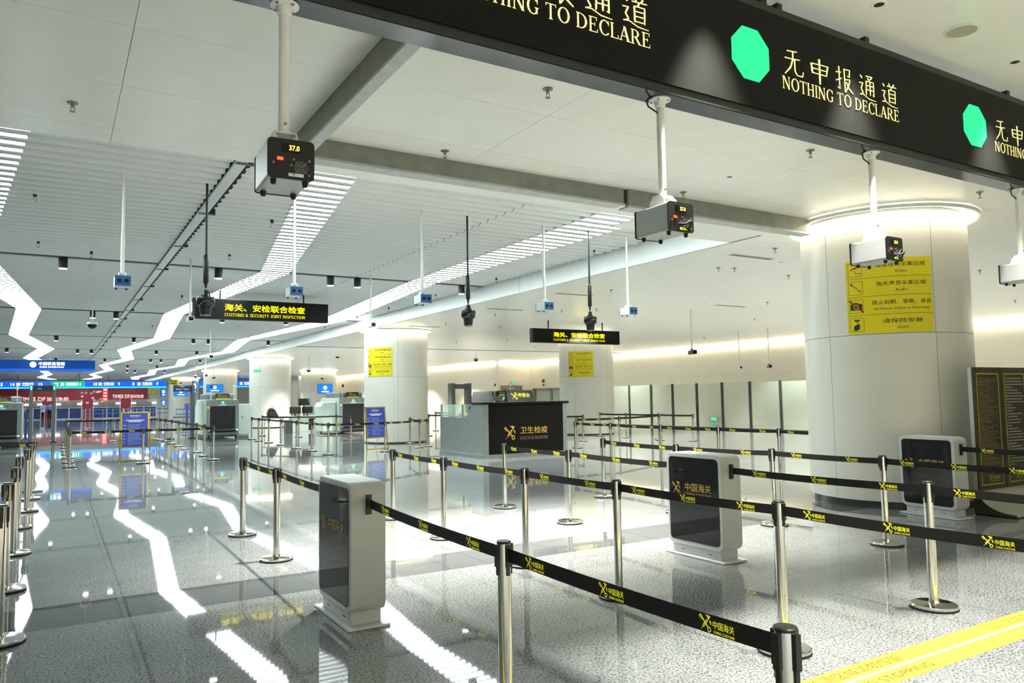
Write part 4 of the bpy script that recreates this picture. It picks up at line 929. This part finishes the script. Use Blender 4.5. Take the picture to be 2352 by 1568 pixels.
# ================================================================ BLUE NOTICE STANDS
def notice_stand(x, y, label, rot, w=.72, h=1.02, z0=.36, lean=.13):
    t = thing('notice_stand', label, 'notice board', (x, y, 0), rot, group='blue notices in brass stands')
    k = Vector((0, lean, 1)).normalized()
    def P(a, z, o=0): return (a, lean*z-.0+o, z)
    for s in (-1, 1): obj('leg', G().cyl(P(s*(w/2+.03), 0), P(s*(w/2-.0), z0+h), .016, n=10), BRASS, t, smooth=True)
    obj('foot_bar', G().cyl(P(-w/2-.03, .02), P(w/2+.03, .02), .014, n=8), BRASS, t); 
    for s in (-1, 1): obj('prop', G().cyl((s*(w/2-.05), lean*1.2, 1.2), (s*(w/2-.05), .62, .0), .008, n=6), SPRK, t)
    fr = G()
    for a, b, z, zz in ((-w/2, w/2, z0, z0+.035), (-w/2, w/2, z0+h-.035, z0+h), (-w/2, -w/2+.035, z0, z0+h), (w/2-.035, w/2, z0, z0+h)):
        fr.add([P(a, z, -.02), P(b, z, -.02), P(b, zz, -.02), P(a, zz, -.02), P(a, z, .01), P(b, z, .01), P(b, zz, .01), P(a, zz, .01)], [(0,1,2,3), (7,6,5,4), (0,4,5,1), (1,5,6,2), (2,6,7,3), (3,7,4,0)])
    obj('frame', fr, BRASS, t)
    p = obj('poster', G().add([P(-w/2+.03, z0+.03, -.012), P(w/2-.03, z0+.03, -.012), P(w/2-.03, z0+h-.03, -.012), P(-w/2+.03, z0+h-.03, -.012)], [(0, 1, 2, 3)]), BLUEBOARD, t)
    u = Vector((0, lean, 1)).normalized()
    place('heading', font_shape('安检提示', .01), WHITEINK, p, P(0, z0+h*.89, -.016), XP, u, w*.38, h*.055)
    place('subheading', font_shape('Security Tips'), WHITEINK, p, P(0, z0+h*.835, -.016), XP, u, w*.26, h*.022)
    place('lead_lines', rects([(0, .6, 1, 1), (.15, 0, .85, .4)]), WHITEINK, p, P(0, z0+h*.75, -.016), XP, u, w*.66, h*.06)
    place('body_lines', lines(20, w*.62, h*.55, 5), PALEINK, p, P(w*.06, z0+h*.38, -.016), XP, u, w*.62, h*.55, kind='stuff')
    place('side_lines', lines(6, w*.16, h*.45, 9), PALEINK, p, P(-w*.36, z0+h*.4, -.016), XP, u, w*.14, h*.5, kind='stuff')
notice_stand(1.95, 23.85, 'blue notice in a brass stand inside the left belt queue', 0)
notice_stand(9.05, 23.5, 'blue notice in a brass stand leaning before the cream column', math.radians(14), .78)

# ================================================================ BAGGAGE SCANNERS
def scanner(x, y, label, cab, grey=XGREY, side=XWHITE, cams=True, rot=0):
    t = thing('baggage_scanner', label, 'scanner', (x, y, 0), rot, group='walk-up baggage scanners')
    hw = .68
    obj('body', G().prism([(0, .12), (3.4, .12), (3.4, 1.35), (2.9, 1.72), (.18, 1.72), (0, 1.64)], -hw+.04, hw-.04, 'x'), side, t, bevel=.02)
    obj('cowl', G().prism([(.25, 1.72), (2.6, 1.72), (2.5, 1.97), (.4, 1.97), (.27, 1.93)], -hw+.12, hw-.1, 'x'), grey, t, bevel=.03)
    fr = G().box(-hw, -.06, .12, -hw+.15, 0, 1.7).box(hw-.15, -.06, .12, hw, 0, 1.7).box(-hw+.15, -.06, 1.42, hw-.15, 0, 1.7).box(-hw+.15, -.06, .12, hw-.15, 0, .3)
    f = obj('front_frame', fr, grey, t)
    obj('tunnel_curtain', G().box(-hw+.15, -.005, .3, hw-.15, .0, 1.42), XBLK, t)
    for k in range(9): obj('curtain_strip', G().box(-hw+.17+k*.115, -.03, .42, -hw+.275+k*.115, -.012, 1.42), XBLK, t)
    obj('belt_roller', G().cyl((-hw+.14, -.14, .36), (hw-.14, -.14, .36), .075, n=16), BLACK, t, smooth=True)
    for s in (-1, 1): obj('roller_bearing', G().cyl((s*(hw-.14), -.14, .36), (s*(hw-.06), -.14, .36), .05, n=12), CHROME, t)
    obj('under_frame', G().box(-hw+.1, -.1, .08, hw-.1, 3.3, .16), BLACK, t)
    for s in (-1, 1):
        for yy in (.05, 3.2): obj('foot', G().cyl((s*(hw-.1), yy, 0), (s*(hw-.1), yy, .12), .04, n=10), BLACK, t)
    obj('green_lamp', G().cyl((0, -.06, 1.58), (0, -.075, 1.58), .045, n=14), GREENLED, f)
    for s in (-.42, .42): obj('stop_button', G().cyl((s, -.06, 1.58), (s, -.085, 1.58), .035, n=12), SIGNRED, f)
    for s in (-.2, .2): obj('key_switch', G().cyl((s, -.06, 1.58), (s, -.07, 1.58), .02, n=10), BLACK, f)
    obj('name_plate', G().box(-.14, -.064, 1.46, .14, -.06, 1.5), WHITEP, f)
    obj('warning_sticker', G().box(-hw+.02, -.064, 1.32, -hw+.13, -.06, 1.42), SIGNYEL, f)
    pl = obj('top_placard', G().prism([(.02, 1.72), (.16, 1.72), (.12, 1.98), (.07, 1.98)], -.3, .3, 'x'), BLACK, t)
    place('placard_lines', lines(3, .5, .12, 2), mat('placard_text', 'b8ab4a', .5, noise=.05), pl, (0, .036, 1.87), XP, ZP, .42, .14, kind='stuff')
    obj('placard_edge', G().box(-.3, .0, 1.72, .3, .015, 1.76), YPRINT, pl)
    if cams:
        for s in (-.48, .5):
            c = obj('camera_pole', G().cyl((s, .1, 1.7), (s, .1, 2.25), .018, n=8), WHITEP, t)
            obj('camera_head', G().lathe([(.03, .08), (.05, .03), (.045, -.05), (.01, -.07)], 12, (s, .06, 2.28)), BLACK if s < 0 else WHITEP, c, smooth=True)
    if cab:
        s = cab; a, b = (hw, hw+.62) if s > 0 else (-hw-.62, -hw)
        pr = [(a, .12), (b, .12), (b+.12*(s > 0)-.0, 1.3), (b-.0, 1.5), (a, 1.52)] if s > 0 else [(b, .12), (a, .12), (a-.1, 1.3), (a, 1.5), (b, 1.52)]
        obj('generator_cabinet', G().prism(pr, .5, 1.6, 'y'), side, t, bevel=.02)
        obj('cabinet_handle', G().tube([(s*(hw+.25), .5, .95), (s*(hw+.25), .47, .93), (s*(hw+.32), .47, .9)], .012, 6), SPRK, t)
    return t
scanner(6.36, 35.4, 'grey and white baggage scanner beside the walk-through gate', 1)
scanner(12.22, 35.0, 'white-sided baggage scanner half hidden by the column', -1)
scanner(-1.83, 36.2, 'baggage scanner cut off by the left picture edge', 0)
scanner(20.9, 35.5, 'dark grey baggage scanner behind the quarantine counter', 0, GREYP, GREYP)

# ================================================================ WALK-THROUGH GATES
def gate(x, y, w, h, label, m1, m2, header, style, rot=0):
    t = thing('security_gate', label, 'security gate', (x, y, 0), rot, group='walk-through metal detector gates')
    pw_, d = (.13, .5) if style != 'wide' else (.24, .5)
    for s in (-1, 1):
        obj('side_panel', G().prism(rrect(pw_, d, .04, 4, s*(w/2-pw_/2), 0), .05, h, 'z'), m1 if s < 0 or style != 'duo' else m2, t, bevel=.01)
        obj('foot_plate', G().box(s*(w/2-pw_/2)-.12, -.3, 0, s*(w/2-pw_/2)+.12, .3, .05), BLACK, t)
    hd = obj('header', G().box(-w/2+pw_, -.18, h-.3, w/2-pw_, .18, h-.04), header, t, bevel=.01)
    if style == 'lit':
        for s in (-1, 1): obj('status_light', G().cb((s*(w/2-.07), -.26, h-.14), (.06, .03, .16)), GREENLED, t)
        obj('counter_display', G().cb((-.12, -.185, h-.18), (.16, .01, .05)), SCREENB, hd)
    if style == 'duo':
        place('header_lettering', font_shape('请逐个通过'), WHITEINK, hd, (0, -.185, h-.2), XP, ZP, .55, .08)
        place('header_arrow', rects([(0, 0, .3, .1)]), WHITEINK, hd, (0, -.185, h-.08), XP, ZP, .16, .03)
    return t
gate(-.48, 38.3, .98, 2.48, 'dark walk-through gate with green lights by the left scanner', GREYP, GREYP, BLACK, 'lit')
gate(4.83, 36.6, 1.02, 2.4, 'grey walk-through gate with a navy header strip', SILVER, mat('gate_slate', '4a5a63', .4, noise=.05), mat('gate_navy', '1b2757', .4, noise=.05), 'duo')
gate(19.0, 37.0, 1.24, 2.42, 'wide grey walk-through gate behind the quarantine counter', GREYP, GREYP, GREYP, 'wide')

# ================================================================ INSPECTION DESK
q = atY(692, 960, 39); dk = thing('inspection_desk', 'white inspection cabinet under black monitors left of the second scanner', 'desk', (q.x, 39, 0))
obj('cabinet', G().box(-.55, -.3, 0, .55, .3, .78), XWHITE, dk, bevel=.01); obj('cabinet_side', G().box(.3, -.305, .1, .55, -.3, .7), BLACK, dk); obj('desk_top', G().box(-.75, -.35, .78, .75, .35, .82), XWHITE, dk)
for (a, z, w, h, l) in ((-.33, .95, .56, .34, 'left black monitor of the lower pair on the white cabinet'), (.3, .95, .56, .34, 'right black monitor of the lower pair on the white cabinet'), (.2, 1.36, .6, .36, 'black monitor raised above the other two')):
    t = thing('monitor', l, 'monitor', (q.x+a, 39.2 if z > 1.2 else 38.95, .82)); obj('screen', G().box(-w/2, -.02, z-.82, w/2, .02, z-.82+h), BLACK, t, bevel=.005); obj('panel', G().box(-w/2+.02, -.024, z-.8, w/2-.02, -.02, z-.84+h), GLASSBK, t); obj('stand', G().box(-.03, 0, 0, .03, .05, z-.8), BLACK, t); obj('stand_foot', G().box(-.12, -.08, 0, .12, .1, .015), BLACK, t)
q = atY(626, 965, 39.5); tbl = thing('folding_table', 'slim grey table under the black backpack', 'table', (q.x, 39.5, 0))
obj('table_top', G().box(-.5, -.3, .72, .5, .3, .76), GREYP, tbl)
for a in (-.45, .45):
    for b in (-.25, .25): obj('leg', G().cyl((a, b, 0), (a, b, .72), .018, n=8), SPRK, tbl)
t = thing('backpack', 'black backpack slumped on the slim grey table', 'backpack', (q.x, 39.5, .76))
obj('bag', G().prism([(-.26, 0), (.3, 0), (.22, .2), (.08, .44), (-.06, .5), (-.2, .46), (-.28, .25)], -.13, .13, 'y'), mat('backpack_cloth', '17181b', .8, noise=.2), t, bevel=.04)
obj('pocket', G().box(-.17, -.17, .05, .12, -.12, .26), mat('backpack_cloth2', '202226', .8, noise=.2), t, bevel=.02); obj('handle', G().tube([(-.1, 0, .48), (-.08, 0, .55), (-.0, 0, .55), (.02, 0, .47)], .012, 6), BLACK, t)
q = atY(662, 975, 37.5); t = thing('waste_bin', 'small grey bin between the belt posts near the backpack', 'bin', (q.x, 37.5, 0)); obj('bin_body', G().prism(rrect(.36, .36, .04), 0, .6, 'z'), GREYP, t); obj('bin_lid', G().prism(rrect(.38, .38, .04), .6, .66, 'z'), mat('bin_lid_grey', '5a5a55', .4, noise=.05), t)

# ================================================================ LIT SIGNS AND SCREENS
t = thing('immigration_sign', 'lit navy hanging sign with white emblem and immigration lettering', 'sign', (-2.5, 55, 3.68))
obj('case', G().box(-5.5, -.1, 0, 4.6, .1, .68), DEEPBLUE, t); obj('lower_glow', G().box(-5.5, -.105, 0, 4.6, -.1, .14), BLUELIT, t)
for a in (-4, -1, 2.2, 4.0): obj('rod', G().cyl((a, 0, .68), (a, 0, ZS-3.68+.05), .03, n=8), WHITEP, t)
q = atY(76, 837, 55); place('emblem', _ring(.5, .5, 0, 0, 0, 0, 0, 360, 20), WHITELIT, t, (q.x+2.5, -.11, q.z-3.68), XP, ZP, .36, .36)
a, b = atY(89, 834, 55), atY(149, 834, 55); place('chinese_lettering', font_shape('中国移民管理', .02), WHITELIT, t, ((a.x+b.x)/2+2.5, -.11, .45), XP, ZP, b.x-a.x, .22); place('english_lettering', font_shape('CHINA IMMIGRATION', .02), WHITELIT, t, ((a.x+b.x)/2+2.5, -.11, .245), XP, ZP, (b.x-a.x)*.93, .1)
def lane_sign(x0, x1, label, items, green=None):
    t = thing('lane_sign', label, 'sign', ((x0+x1)/2, 90, 3.2), group='lit blue lane number signs'); o = (x0+x1)/2
    obj('case', G().box(x0-o, -.15, 0, x1-o, .15, .74), BLUELIT, t); obj('light_edge', G().box(x0-o, -.16, 0, x1-o, -.15, .15), BLUELIT2, t)
    if green: a, b = atY(green[0], 880, 90).x, atY(green[1], 880, 90).x; obj('green_field', G().box(a-o, -.165, .15, b-o, -.15, .74), GREENSIGN, t)
    for px, s, kind in items:
        x = atY(px, 882, 90).x-o
        if kind == 'n': place('lane_number', font_shape(s, .03), WHITELIT, t, (x, -.17, .43), XP, ZP, None, .3)
        else:
            place('lane_lettering', font_shape(s, .015), WHITELIT, t, (x, -.17, .5), XP, ZP, .95, .2); place('lane_small_lettering', rects([(0, 0, 1, .1)]), WHITELIT, t, (x, -.17, .32), XP, ZP, .95, .06)
            place('lane_symbol', rects([(0, 0, 1, 1)]), WHITELIT, t, (x-.8, -.17, .43), XP, ZP, .3, .28)
    k = int((x1-x0)/2.6)
    for i in range(k+1): obj('rod', G().cyl((x0-o+.3+i*(x1-x0-.6)/k, 0, .74), (x0-o+.3+i*(x1-x0-.6)/k, 0, ZS-3.2 if x1 < 11 else ZC-3.2), .03, n=6), POSTD, t)
lane_sign(-11.5, 10.3, 'long lit blue sign with lane numbers fourteen down to seven', [(2, '15', 'n'), (29, '14', 'n'), (64, '中国公民', 't'), (93, '13', 'n'), (130, '12', 'n'), (164, '港澳居民', 't'), (182, '11', 'n'), (219, '10', 'n'), (250, '中国公民', 't'), (273, '9', 'n'), (306, '8', 'n'), (338, '中国公民', 't'), (361, '7', 'n')], (118, 195))
lane_sign(13.7, 23.0, 'lit blue lane sign with number two seen between distant columns', [(539, '2', 'n'), (570, '外国人', 't')])
def screen(px0, py0, px1, py1, Y, label, rot=0):
    a, b = atY(px0, py0, Y), atY(px1, py1, Y); w, h = b.x-a.x, a.z-b.z
    t = thing('wall_screen', label, 'screen', ((a.x+b.x)/2, Y, b.z), rot, group='lit blue screens')
    obj('bezel', G().box(-w/2-.02, -.03, -.02, w/2+.02, .05, h+.02), BLACK, t); obj('display', G().box(-w/2, -.035, 0, w/2, -.03, h), SCREENB, t)
    place('screen_emblem', _ring(.5, .5, 0, 0, 0, 0, 0, 360, 18), WHITELIT, t, (0, -.04, h*.62), XP, ZP, h*.42, h*.42); place('screen_lettering', font_shape('中国移民管理', .03), WHITELIT, t, (0, -.04, h*.2), XP, ZP, w*.5, h*.14)
    obj('bracket', G().box(-.05, .05, h*.4, .05, .4, h*.6), BLACK, t)
screen(475, 883, 512, 900, 66, 'lit blue screen above the scanner beside the gate')
screen(400, 894, 431, 909, 62, 'lit blue screen seen through the navy-headed gate')
screen(730, 882, 763, 903, 63.8, 'lit blue screen on the column right of the backpack')
screen(369, 893, 381, 910, 86, 'small tilted blue screen beside the farthest column', .5)
screen(441, 875, 451, 905, 70, 'narrow blue screen right of the navy-headed gate', .9)
screen(370, 919, 381, 930, 92, 'dark blue small screen at the end of the passport booths')
# yellow notices far away
def far_notice(px0, py0, px1, py1, Y, label):
    a, b = atY(px0, py0, Y), atY(px1, py1, Y); t = thing('wall_notice', label, 'notice', ((a.x+b.x)/2, Y, b.z), group='distant yellow notices'); w, h = b.x-a.x, a.z-b.z
    obj('plate', G().box(-w/2, -.02, 0, w/2, .02, h), SIGNYEL, t); place('text_lines', lines(5, 1, 1, 4), SIGNINK, t, (0, -.022, h/2), XP, ZP, w*.8, h*.85, kind='stuff')
far_notice(388, 872, 408, 898, 87.5, 'yellow notice on the farthest cream column'); far_notice(341, 892, 356, 903, 110, 'yellow notice on the far wall beside the red panel'); far_notice(522, 893, 530, 899, 110, 'brown-yellow notice under the second lane sign')
# exit signs
q = atY(591, 852, 44); t = thing('exit_sign', 'green exit sign hanging on two wires before the middle column', 'exit sign', (q.x, 44, q.z)); obj('case', G().box(-.22, -.03, -.08, .22, .03, .08), mat('exit_case', 'b8c8bd', .4, noise=.03), t); obj('symbol', G().box(-.13, -.035, -.06, .13, -.03, .06), EXITG, t)
for s in (-.16, .16): obj('wire', G().cyl((s, 0, .08), (s, 0, ZC-q.z), .006, n=5), SPRK, t)
q = atY(1178, 878, 48.2); t = thing('exit_sign', 'small green exit sign above the grey double door', 'exit sign', (q.x, 48.22, q.z)); obj('case', G().box(-.2, -.03, -.1, .2, .08, .1), mat('exit_case', 'b8c8bd'), t); obj('symbol', G().box(-.1, -.035, -.08, .1, -.03, .08), EXITG, t)
q = atX(1640, 962, XR-.05); t = thing('exit_sign', 'low green exit sign glowing behind the glass screen', 'exit sign', (XR-.04, q.y, q.z)); obj('case', G().box(-.03, -.3, -.1, .04, .3, .1), mat('exit_case', 'b8c8bd'), t); obj('symbol', G().box(-.035, -.2, -.08, -.03, .2, .08), EXITG, t)
q = atX(1248, 880, XR-.04); t = thing('fire_alarm', 'red fire alarm unit on the wall above the glass doors', 'alarm', (XR, q.y, q.z)); obj('sounder', G().box(-.1, -.1, .06, 0, .1, .3), SIGNRED, t); obj('call_point', G().box(-.06, -.08, -.2, 0, .08, -.05), SIGNRED, t)

# ================================================================ FAR PASSPORT HALL
rw = struct('wall_red', G().box(-13.5, 111.2, 0, 10.4, 111.6, 3.62), REDW)
def redtxt(s, px0, px1, py0, py1, b=.02):
    a, c = atY(px0, py0, 111.2), atY(px1, py1, 111.2); place('wall_lettering', s, PINK, rw, ((a.x+c.x)/2, 111.18, (a.z+c.z)/2), XP, ZP, c.x-a.x, a.z-c.z)
redtxt(font_shape("TIMES DF", .03), 258, 298, 906, 914); redtxt(font_shape('深圳免税', .02), 299, 330, 906, 914)
redtxt(font_shape('TIMES DF', .03), 44, 104, 912, 921); redtxt(font_shape('深圳免税', .02), 107, 158, 912, 921)
r = random.Random(5)
for i in range(16): px, py = r.uniform(185, 232), r.uniform(893, 925); redtxt(rects([(0, 0, 1, .3), (0, .3, .3, 1), (.7, .3, 1, 1)]) if i % 2 else _ring(.5, .5, .35, .35, 0, 0, 0, 360, 10), px, px+5, py, py+4)
t = thing('lit_banner', 'narrow glowing red banner between the two shop names', 'banner', (atY(242, 900, 111).x, 111.155, 1.9)); obj('board', G().box(-.28, -.04, 0, .28, .04, 1.7), emis('banner_red', 'e8323c', .9), t)
for k in range(4): obj('mark', G().box(-.2, -.05, .15+.4*k, .2, -.04, .35+.4*k), PINK, t)
booths = [(6, 40), (58, 94), (129, 187), (214, 275), (301, 357)]
names = ['farthest left passport booth partly behind the dark gate', 'blue passport booth just left of the two officers', 'blue passport booth just right of the two officers', 'blue passport booth below the left end of the smaller shop name', 'blue passport booth nearest the cream wall']
for (a, b), l in zip(booths, names):
    x0, x1 = atY(a, 945, 92).x, atY(b, 945, 92).x; w = x1-x0; t = thing('passport_booth', l, 'booth', ((x0+x1)/2, 92, 0), group='blue passport control booths')
    obj('body', G().box(-w/2, -.4, .1, w/2, .6, 1.15), BLUEC, t); obj('plinth', G().box(-w/2, -.4, 0, w/2, .6, .1), SILVER, t)
    obj('counter_top', G().box(-w/2-.1, -.55, 1.15, w/2+.1, .7, 1.22), SILVER, t)
    for s in (-1, 0, 1): obj('front_post', G().box(s*w/2-.06, -.46, 0, s*w/2+.06, -.4, 1.15), SILVER, t)
    for s in (-1, 1): obj('side_screen', G().box(s*w/2-.02, -.4, 1.22, s*w/2+.02, .6, 2.05), GLASS, t); obj('screen_post', G().box(s*w/2-.04, -.46, 1.22, s*w/2+.04, -.38, 2.08), SILVER, t)
    obj('front_glass', G().box(-w/2+.05, -.41, 1.3, w/2-.05, -.4, 2.0), GLASS, t)
    for s in (-1, 1):
        obj('monitor', G().box(s*w*.2-.4, -.2, 1.26, s*w*.2+.4, -.15, 1.7), BLACK, t); obj('lamp_head', G().box(s*w*.42-.22, -.5, 1.5, s*w*.42+.22, -.42, 1.68), WHITELIT, t)
        obj('side_rail', G().box(s*(w/2+.35)-.03, -1.6, 0, s*(w/2+.35)+.03, -.2, 1.05), SILVER, t)
def rail(x0, x1, y, label, n):
    t = thing('queue_rail', label, 'barrier', ((x0+x1)/2, y, 0), group='distant blue queue rails'); o = (x0+x1)/2
    for i in range(n): x = x0-o+(x1-x0)*i/(n-1); obj('post', G().cyl((x, 0, 0), (x, 0, 1.05), .035, n=8), CHROME, t); obj('post_base', G().cyl((x, 0, 0), (x, 0, .04), .17, n=12), CHROME, t)
    for z in (.55, .95): obj('band', G().box(x0-o, -.012, z, x1-o, .012, z+.09), BLUETINT, t)
rail(atY(190, 940, 86).x, atY(282, 940, 86).x, 86, 'blue-banded queue rail before the red wall gap', 5); rail(atY(284, 940, 82).x, atY(388, 940, 82).x, 82, 'blue-banded queue rail before the rightmost passport booth', 8); rail(atY(405, 940, 70).x, atY(440, 940, 70).x, 70, 'blue-banded queue rail seen through the navy-headed gate', 3); rail(atY(300, 935, 88).x, atY(352, 935, 88).x, 88, 'close-set blue-banded rail right behind the others', 9)
q = fl(58, 1008, 0); t = thing('blue_stand', 'slim blue floor stand beside the left scanner', 'stand', (q.x, q.y, 0)); obj('post', G().box(-.05, -.04, .03, .05, .04, 1.25), BLUEC, t); obj('sign_head', G().box(-.13, -.05, 1.0, .13, .05, 1.3), BLUEC, t); obj('base', G().box(-.2, -.2, 0, .2, .2, .03), BLUEC, t)
q = fl(432, 1000, 0); t = thing('blue_stand', 'slim blue floor stand against the navy-headed gate', 'stand', (5.57, 40.3, 0)); obj('post', G().box(-.05, -.04, .03, .05, .04, 1.3), BLUEC, t); obj('sign_head', G().box(-.1, -.05, 1.3, .1, .05, 1.55), BLUEC, t); obj('base', G().box(-.22, -.22, 0, .22, .22, .03), BLUEC, t)

# ================================================================ TWO OFFICERS FAR AWAY
def skin(name, pts, edges, rad, m, parent, sub=2):
    me = bpy.data.meshes.new(name); me.from_pydata(pts, edges, []); o = bpy.data.objects.new(name, me); COL.objects.link(o)
    s = o.modifiers.new('skin', 'SKIN'); 
    if not me.skin_vertices: me.skin_vertices_add() if hasattr(me, 'skin_vertices_add') else None
    if me.skin_vertices:
        for v, r in zip(me.skin_vertices[0].data, rad): v.radius = r if isinstance(r, tuple) else (r, r)
        me.skin_vertices[0].data[0].use_root = True
    u = o.modifiers.new('sub', 'SUBSURF'); u.levels = sub; u.render_levels = sub
    dg = bpy.context.evaluated_depsgraph_get(); m2 = bpy.data.meshes.new_from_object(o.evaluated_get(dg)); bpy.data.objects.remove(o)
    g = G(); g.v = [tuple(v.co) for v in m2.vertices]; g.f = [tuple(p.vertices) for p in m2.polygons]; bpy.data.meshes.remove(m2)
    return obj(name, g, m, parent, smooth=True)
def limb(g, pts, rs, n=10):
    """tapering tube through points with rounded joints"""
    for a, b, r0, r1 in zip(pts, pts[1:], rs, rs[1:]): g.cyl(a, b, r0, r1, n=n)
    for p, r in zip(pts, rs): g.sphere(p, r, n, 5)
    return g
def person(x, y, rot, label, armpose, head_turn=0):
    t = thing('person', label, 'person', (x, y, 0), rot)
    hipz, shz = .92, 1.44
    J = {'hip': (0, 0, .95), 'waist': (0, 0, 1.1), 'chest': (0, .0, 1.3), 'neck': (0, 0, 1.5), 'head': (0, -.01, 1.62), 'top': (0, 0, 1.72)}
    pts = [J[k] for k in ('hip', 'waist', 'chest', 'neck', 'head', 'top')]; ed = [(i, i+1) for i in range(5)]; rad = [(.16, .11), (.14, .1), (.18, .11), (.055, .055), (.085, .1), (.07, .08)]
    for s in (-1, 1):
        k = len(pts); pts += [(s*.1, 0, .86), (s*.11, -.01, .48), (s*.11, .03, .08), (s*.12, -.13, .03)]; ed += [(0, k), (k, k+1), (k+1, k+2), (k+2, k+3)]; rad += [.095, .062, .042, .038]
        A = armpose[s]; k = len(pts); pts += [(s*.2, 0, 1.42)]+[tuple(p) for p in A]; ed += [(2, k), (k, k+1), (k+1, k+2)]; rad += [.065, .045, .035]
    b = skin('body', pts, ed, rad, SKIN, t)
    g = G(); limb(g, [(0, 0, .98), (0, 0, 1.12), (0, 0, 1.33), (0, 0, 1.44)], [.165, .15, .175, .12], 14); g.v = [(v[0]*1.15, v[1]*.78, v[2]) for v in g.v]
    for s in (-1, 1): A = armpose[s]; limb(g, [(s*.17, 0, 1.4), A[0]], [.085, .068])
    obj('shirt', g, SHIRT, t, smooth=True)
    g = G(); limb(g, [(0, 0, .98), (0, 0, .9)], [.17, .16], 14); g.v = [(v[0]*1.08, v[1]*.82, v[2]) for v in g.v]
    for s in (-1, 1): limb(g, [(s*.1, 0, .9), (s*.11, -.01, .48), (s*.11, .03, .1)], [.115, .085, .07])
    obj('trousers', g, TROUS, t, smooth=True)
    for s in (-1, 1): obj('shoe', G().sphere((0, 0, 0), 1, 12, 6), BLACK, t, loc=(s*.115, -.06, .045), smooth=True).scale = (.055, .14, .05)
    obj('hair', G().sphere((0, .012, 1.665), .112, 14, 7, -.25, 1), HAIR, t, smooth=True)
    obj('nose', G().cyl((0, -.1, 1.6), (0, -.125, 1.585), .014, .01, n=8), SKIN, t)
    for s in (-1, 1): obj('eye', G().sphere((s*.035, -.098, 1.625), .012, 8, 4), HAIR, t); obj('ear', G().sphere((s*.095, 0, 1.6), .022, 8, 4), SKIN, t)
    obj('mouth', G().cb((0, -.1, 1.555), (.045, .012, .01)), SIGNRED, t)
    for s in (-1, 1):
        hx = Vector(armpose[s][1]); d = (hx-Vector(armpose[s][0])).normalized(); side = d.cross(ZP); side = side.normalized() if side.length > .1 else XP
        hg = G(); limb(hg, [hx, hx+d*.08], [.035, .038], 8)
        for k, (o, l) in enumerate(((-.03, .075), (-.01, .09), (.012, .085), (.03, .065))): limb(hg, [hx+d*.08+side*o, hx+d*(.08+l*.6)+side*o, hx+d*(.08+l)+side*o+Vector((0, 0, -.015))], [.01, .009, .008], 6)
        limb(hg, [hx+d*.03+side*.035, hx+d*.07+side*.06, hx+d*.1+side*.062], [.012, .011, .009], 6)
        obj('hand', hg, SKIN, t, smooth=True)
    return t
qa, qb = atY(100, 960, 93), atY(113.5, 960, 93)
person(qa.x, 93, math.radians(200), 'person in light blue shirt and dark trousers with a white bag', {-1: [(-.27, .0, 1.16), (-.25, -.12, .95)], 1: [(.28, .02, 1.16), (.26, -.06, .93)]})
person(qb.x, 93.2, math.radians(150), 'person in light blue shirt and dark trousers with folded arms', {-1: [(-.3, -.02, 1.18), (-.1, -.2, 1.2)], 1: [(.3, -.02, 1.18), (.1, -.2, 1.16)]})
t = thing('shoulder_bag', 'white shoulder bag hanging at the left officer hip', 'bag', (qa.x-.12, 92.72, .78)); obj('bag_body', G().prism([(-.24, 0), (.24, 0), (.2, .26), (-.2, .26)], -.06, .06, 'y'), BAGW, t, bevel=.03); obj('strap', G().tube([(-.18, 0, .26), (-.1, 0, .5), (.1, 0, .5), (.18, 0, .26)], .012, 6), BAGW, t)
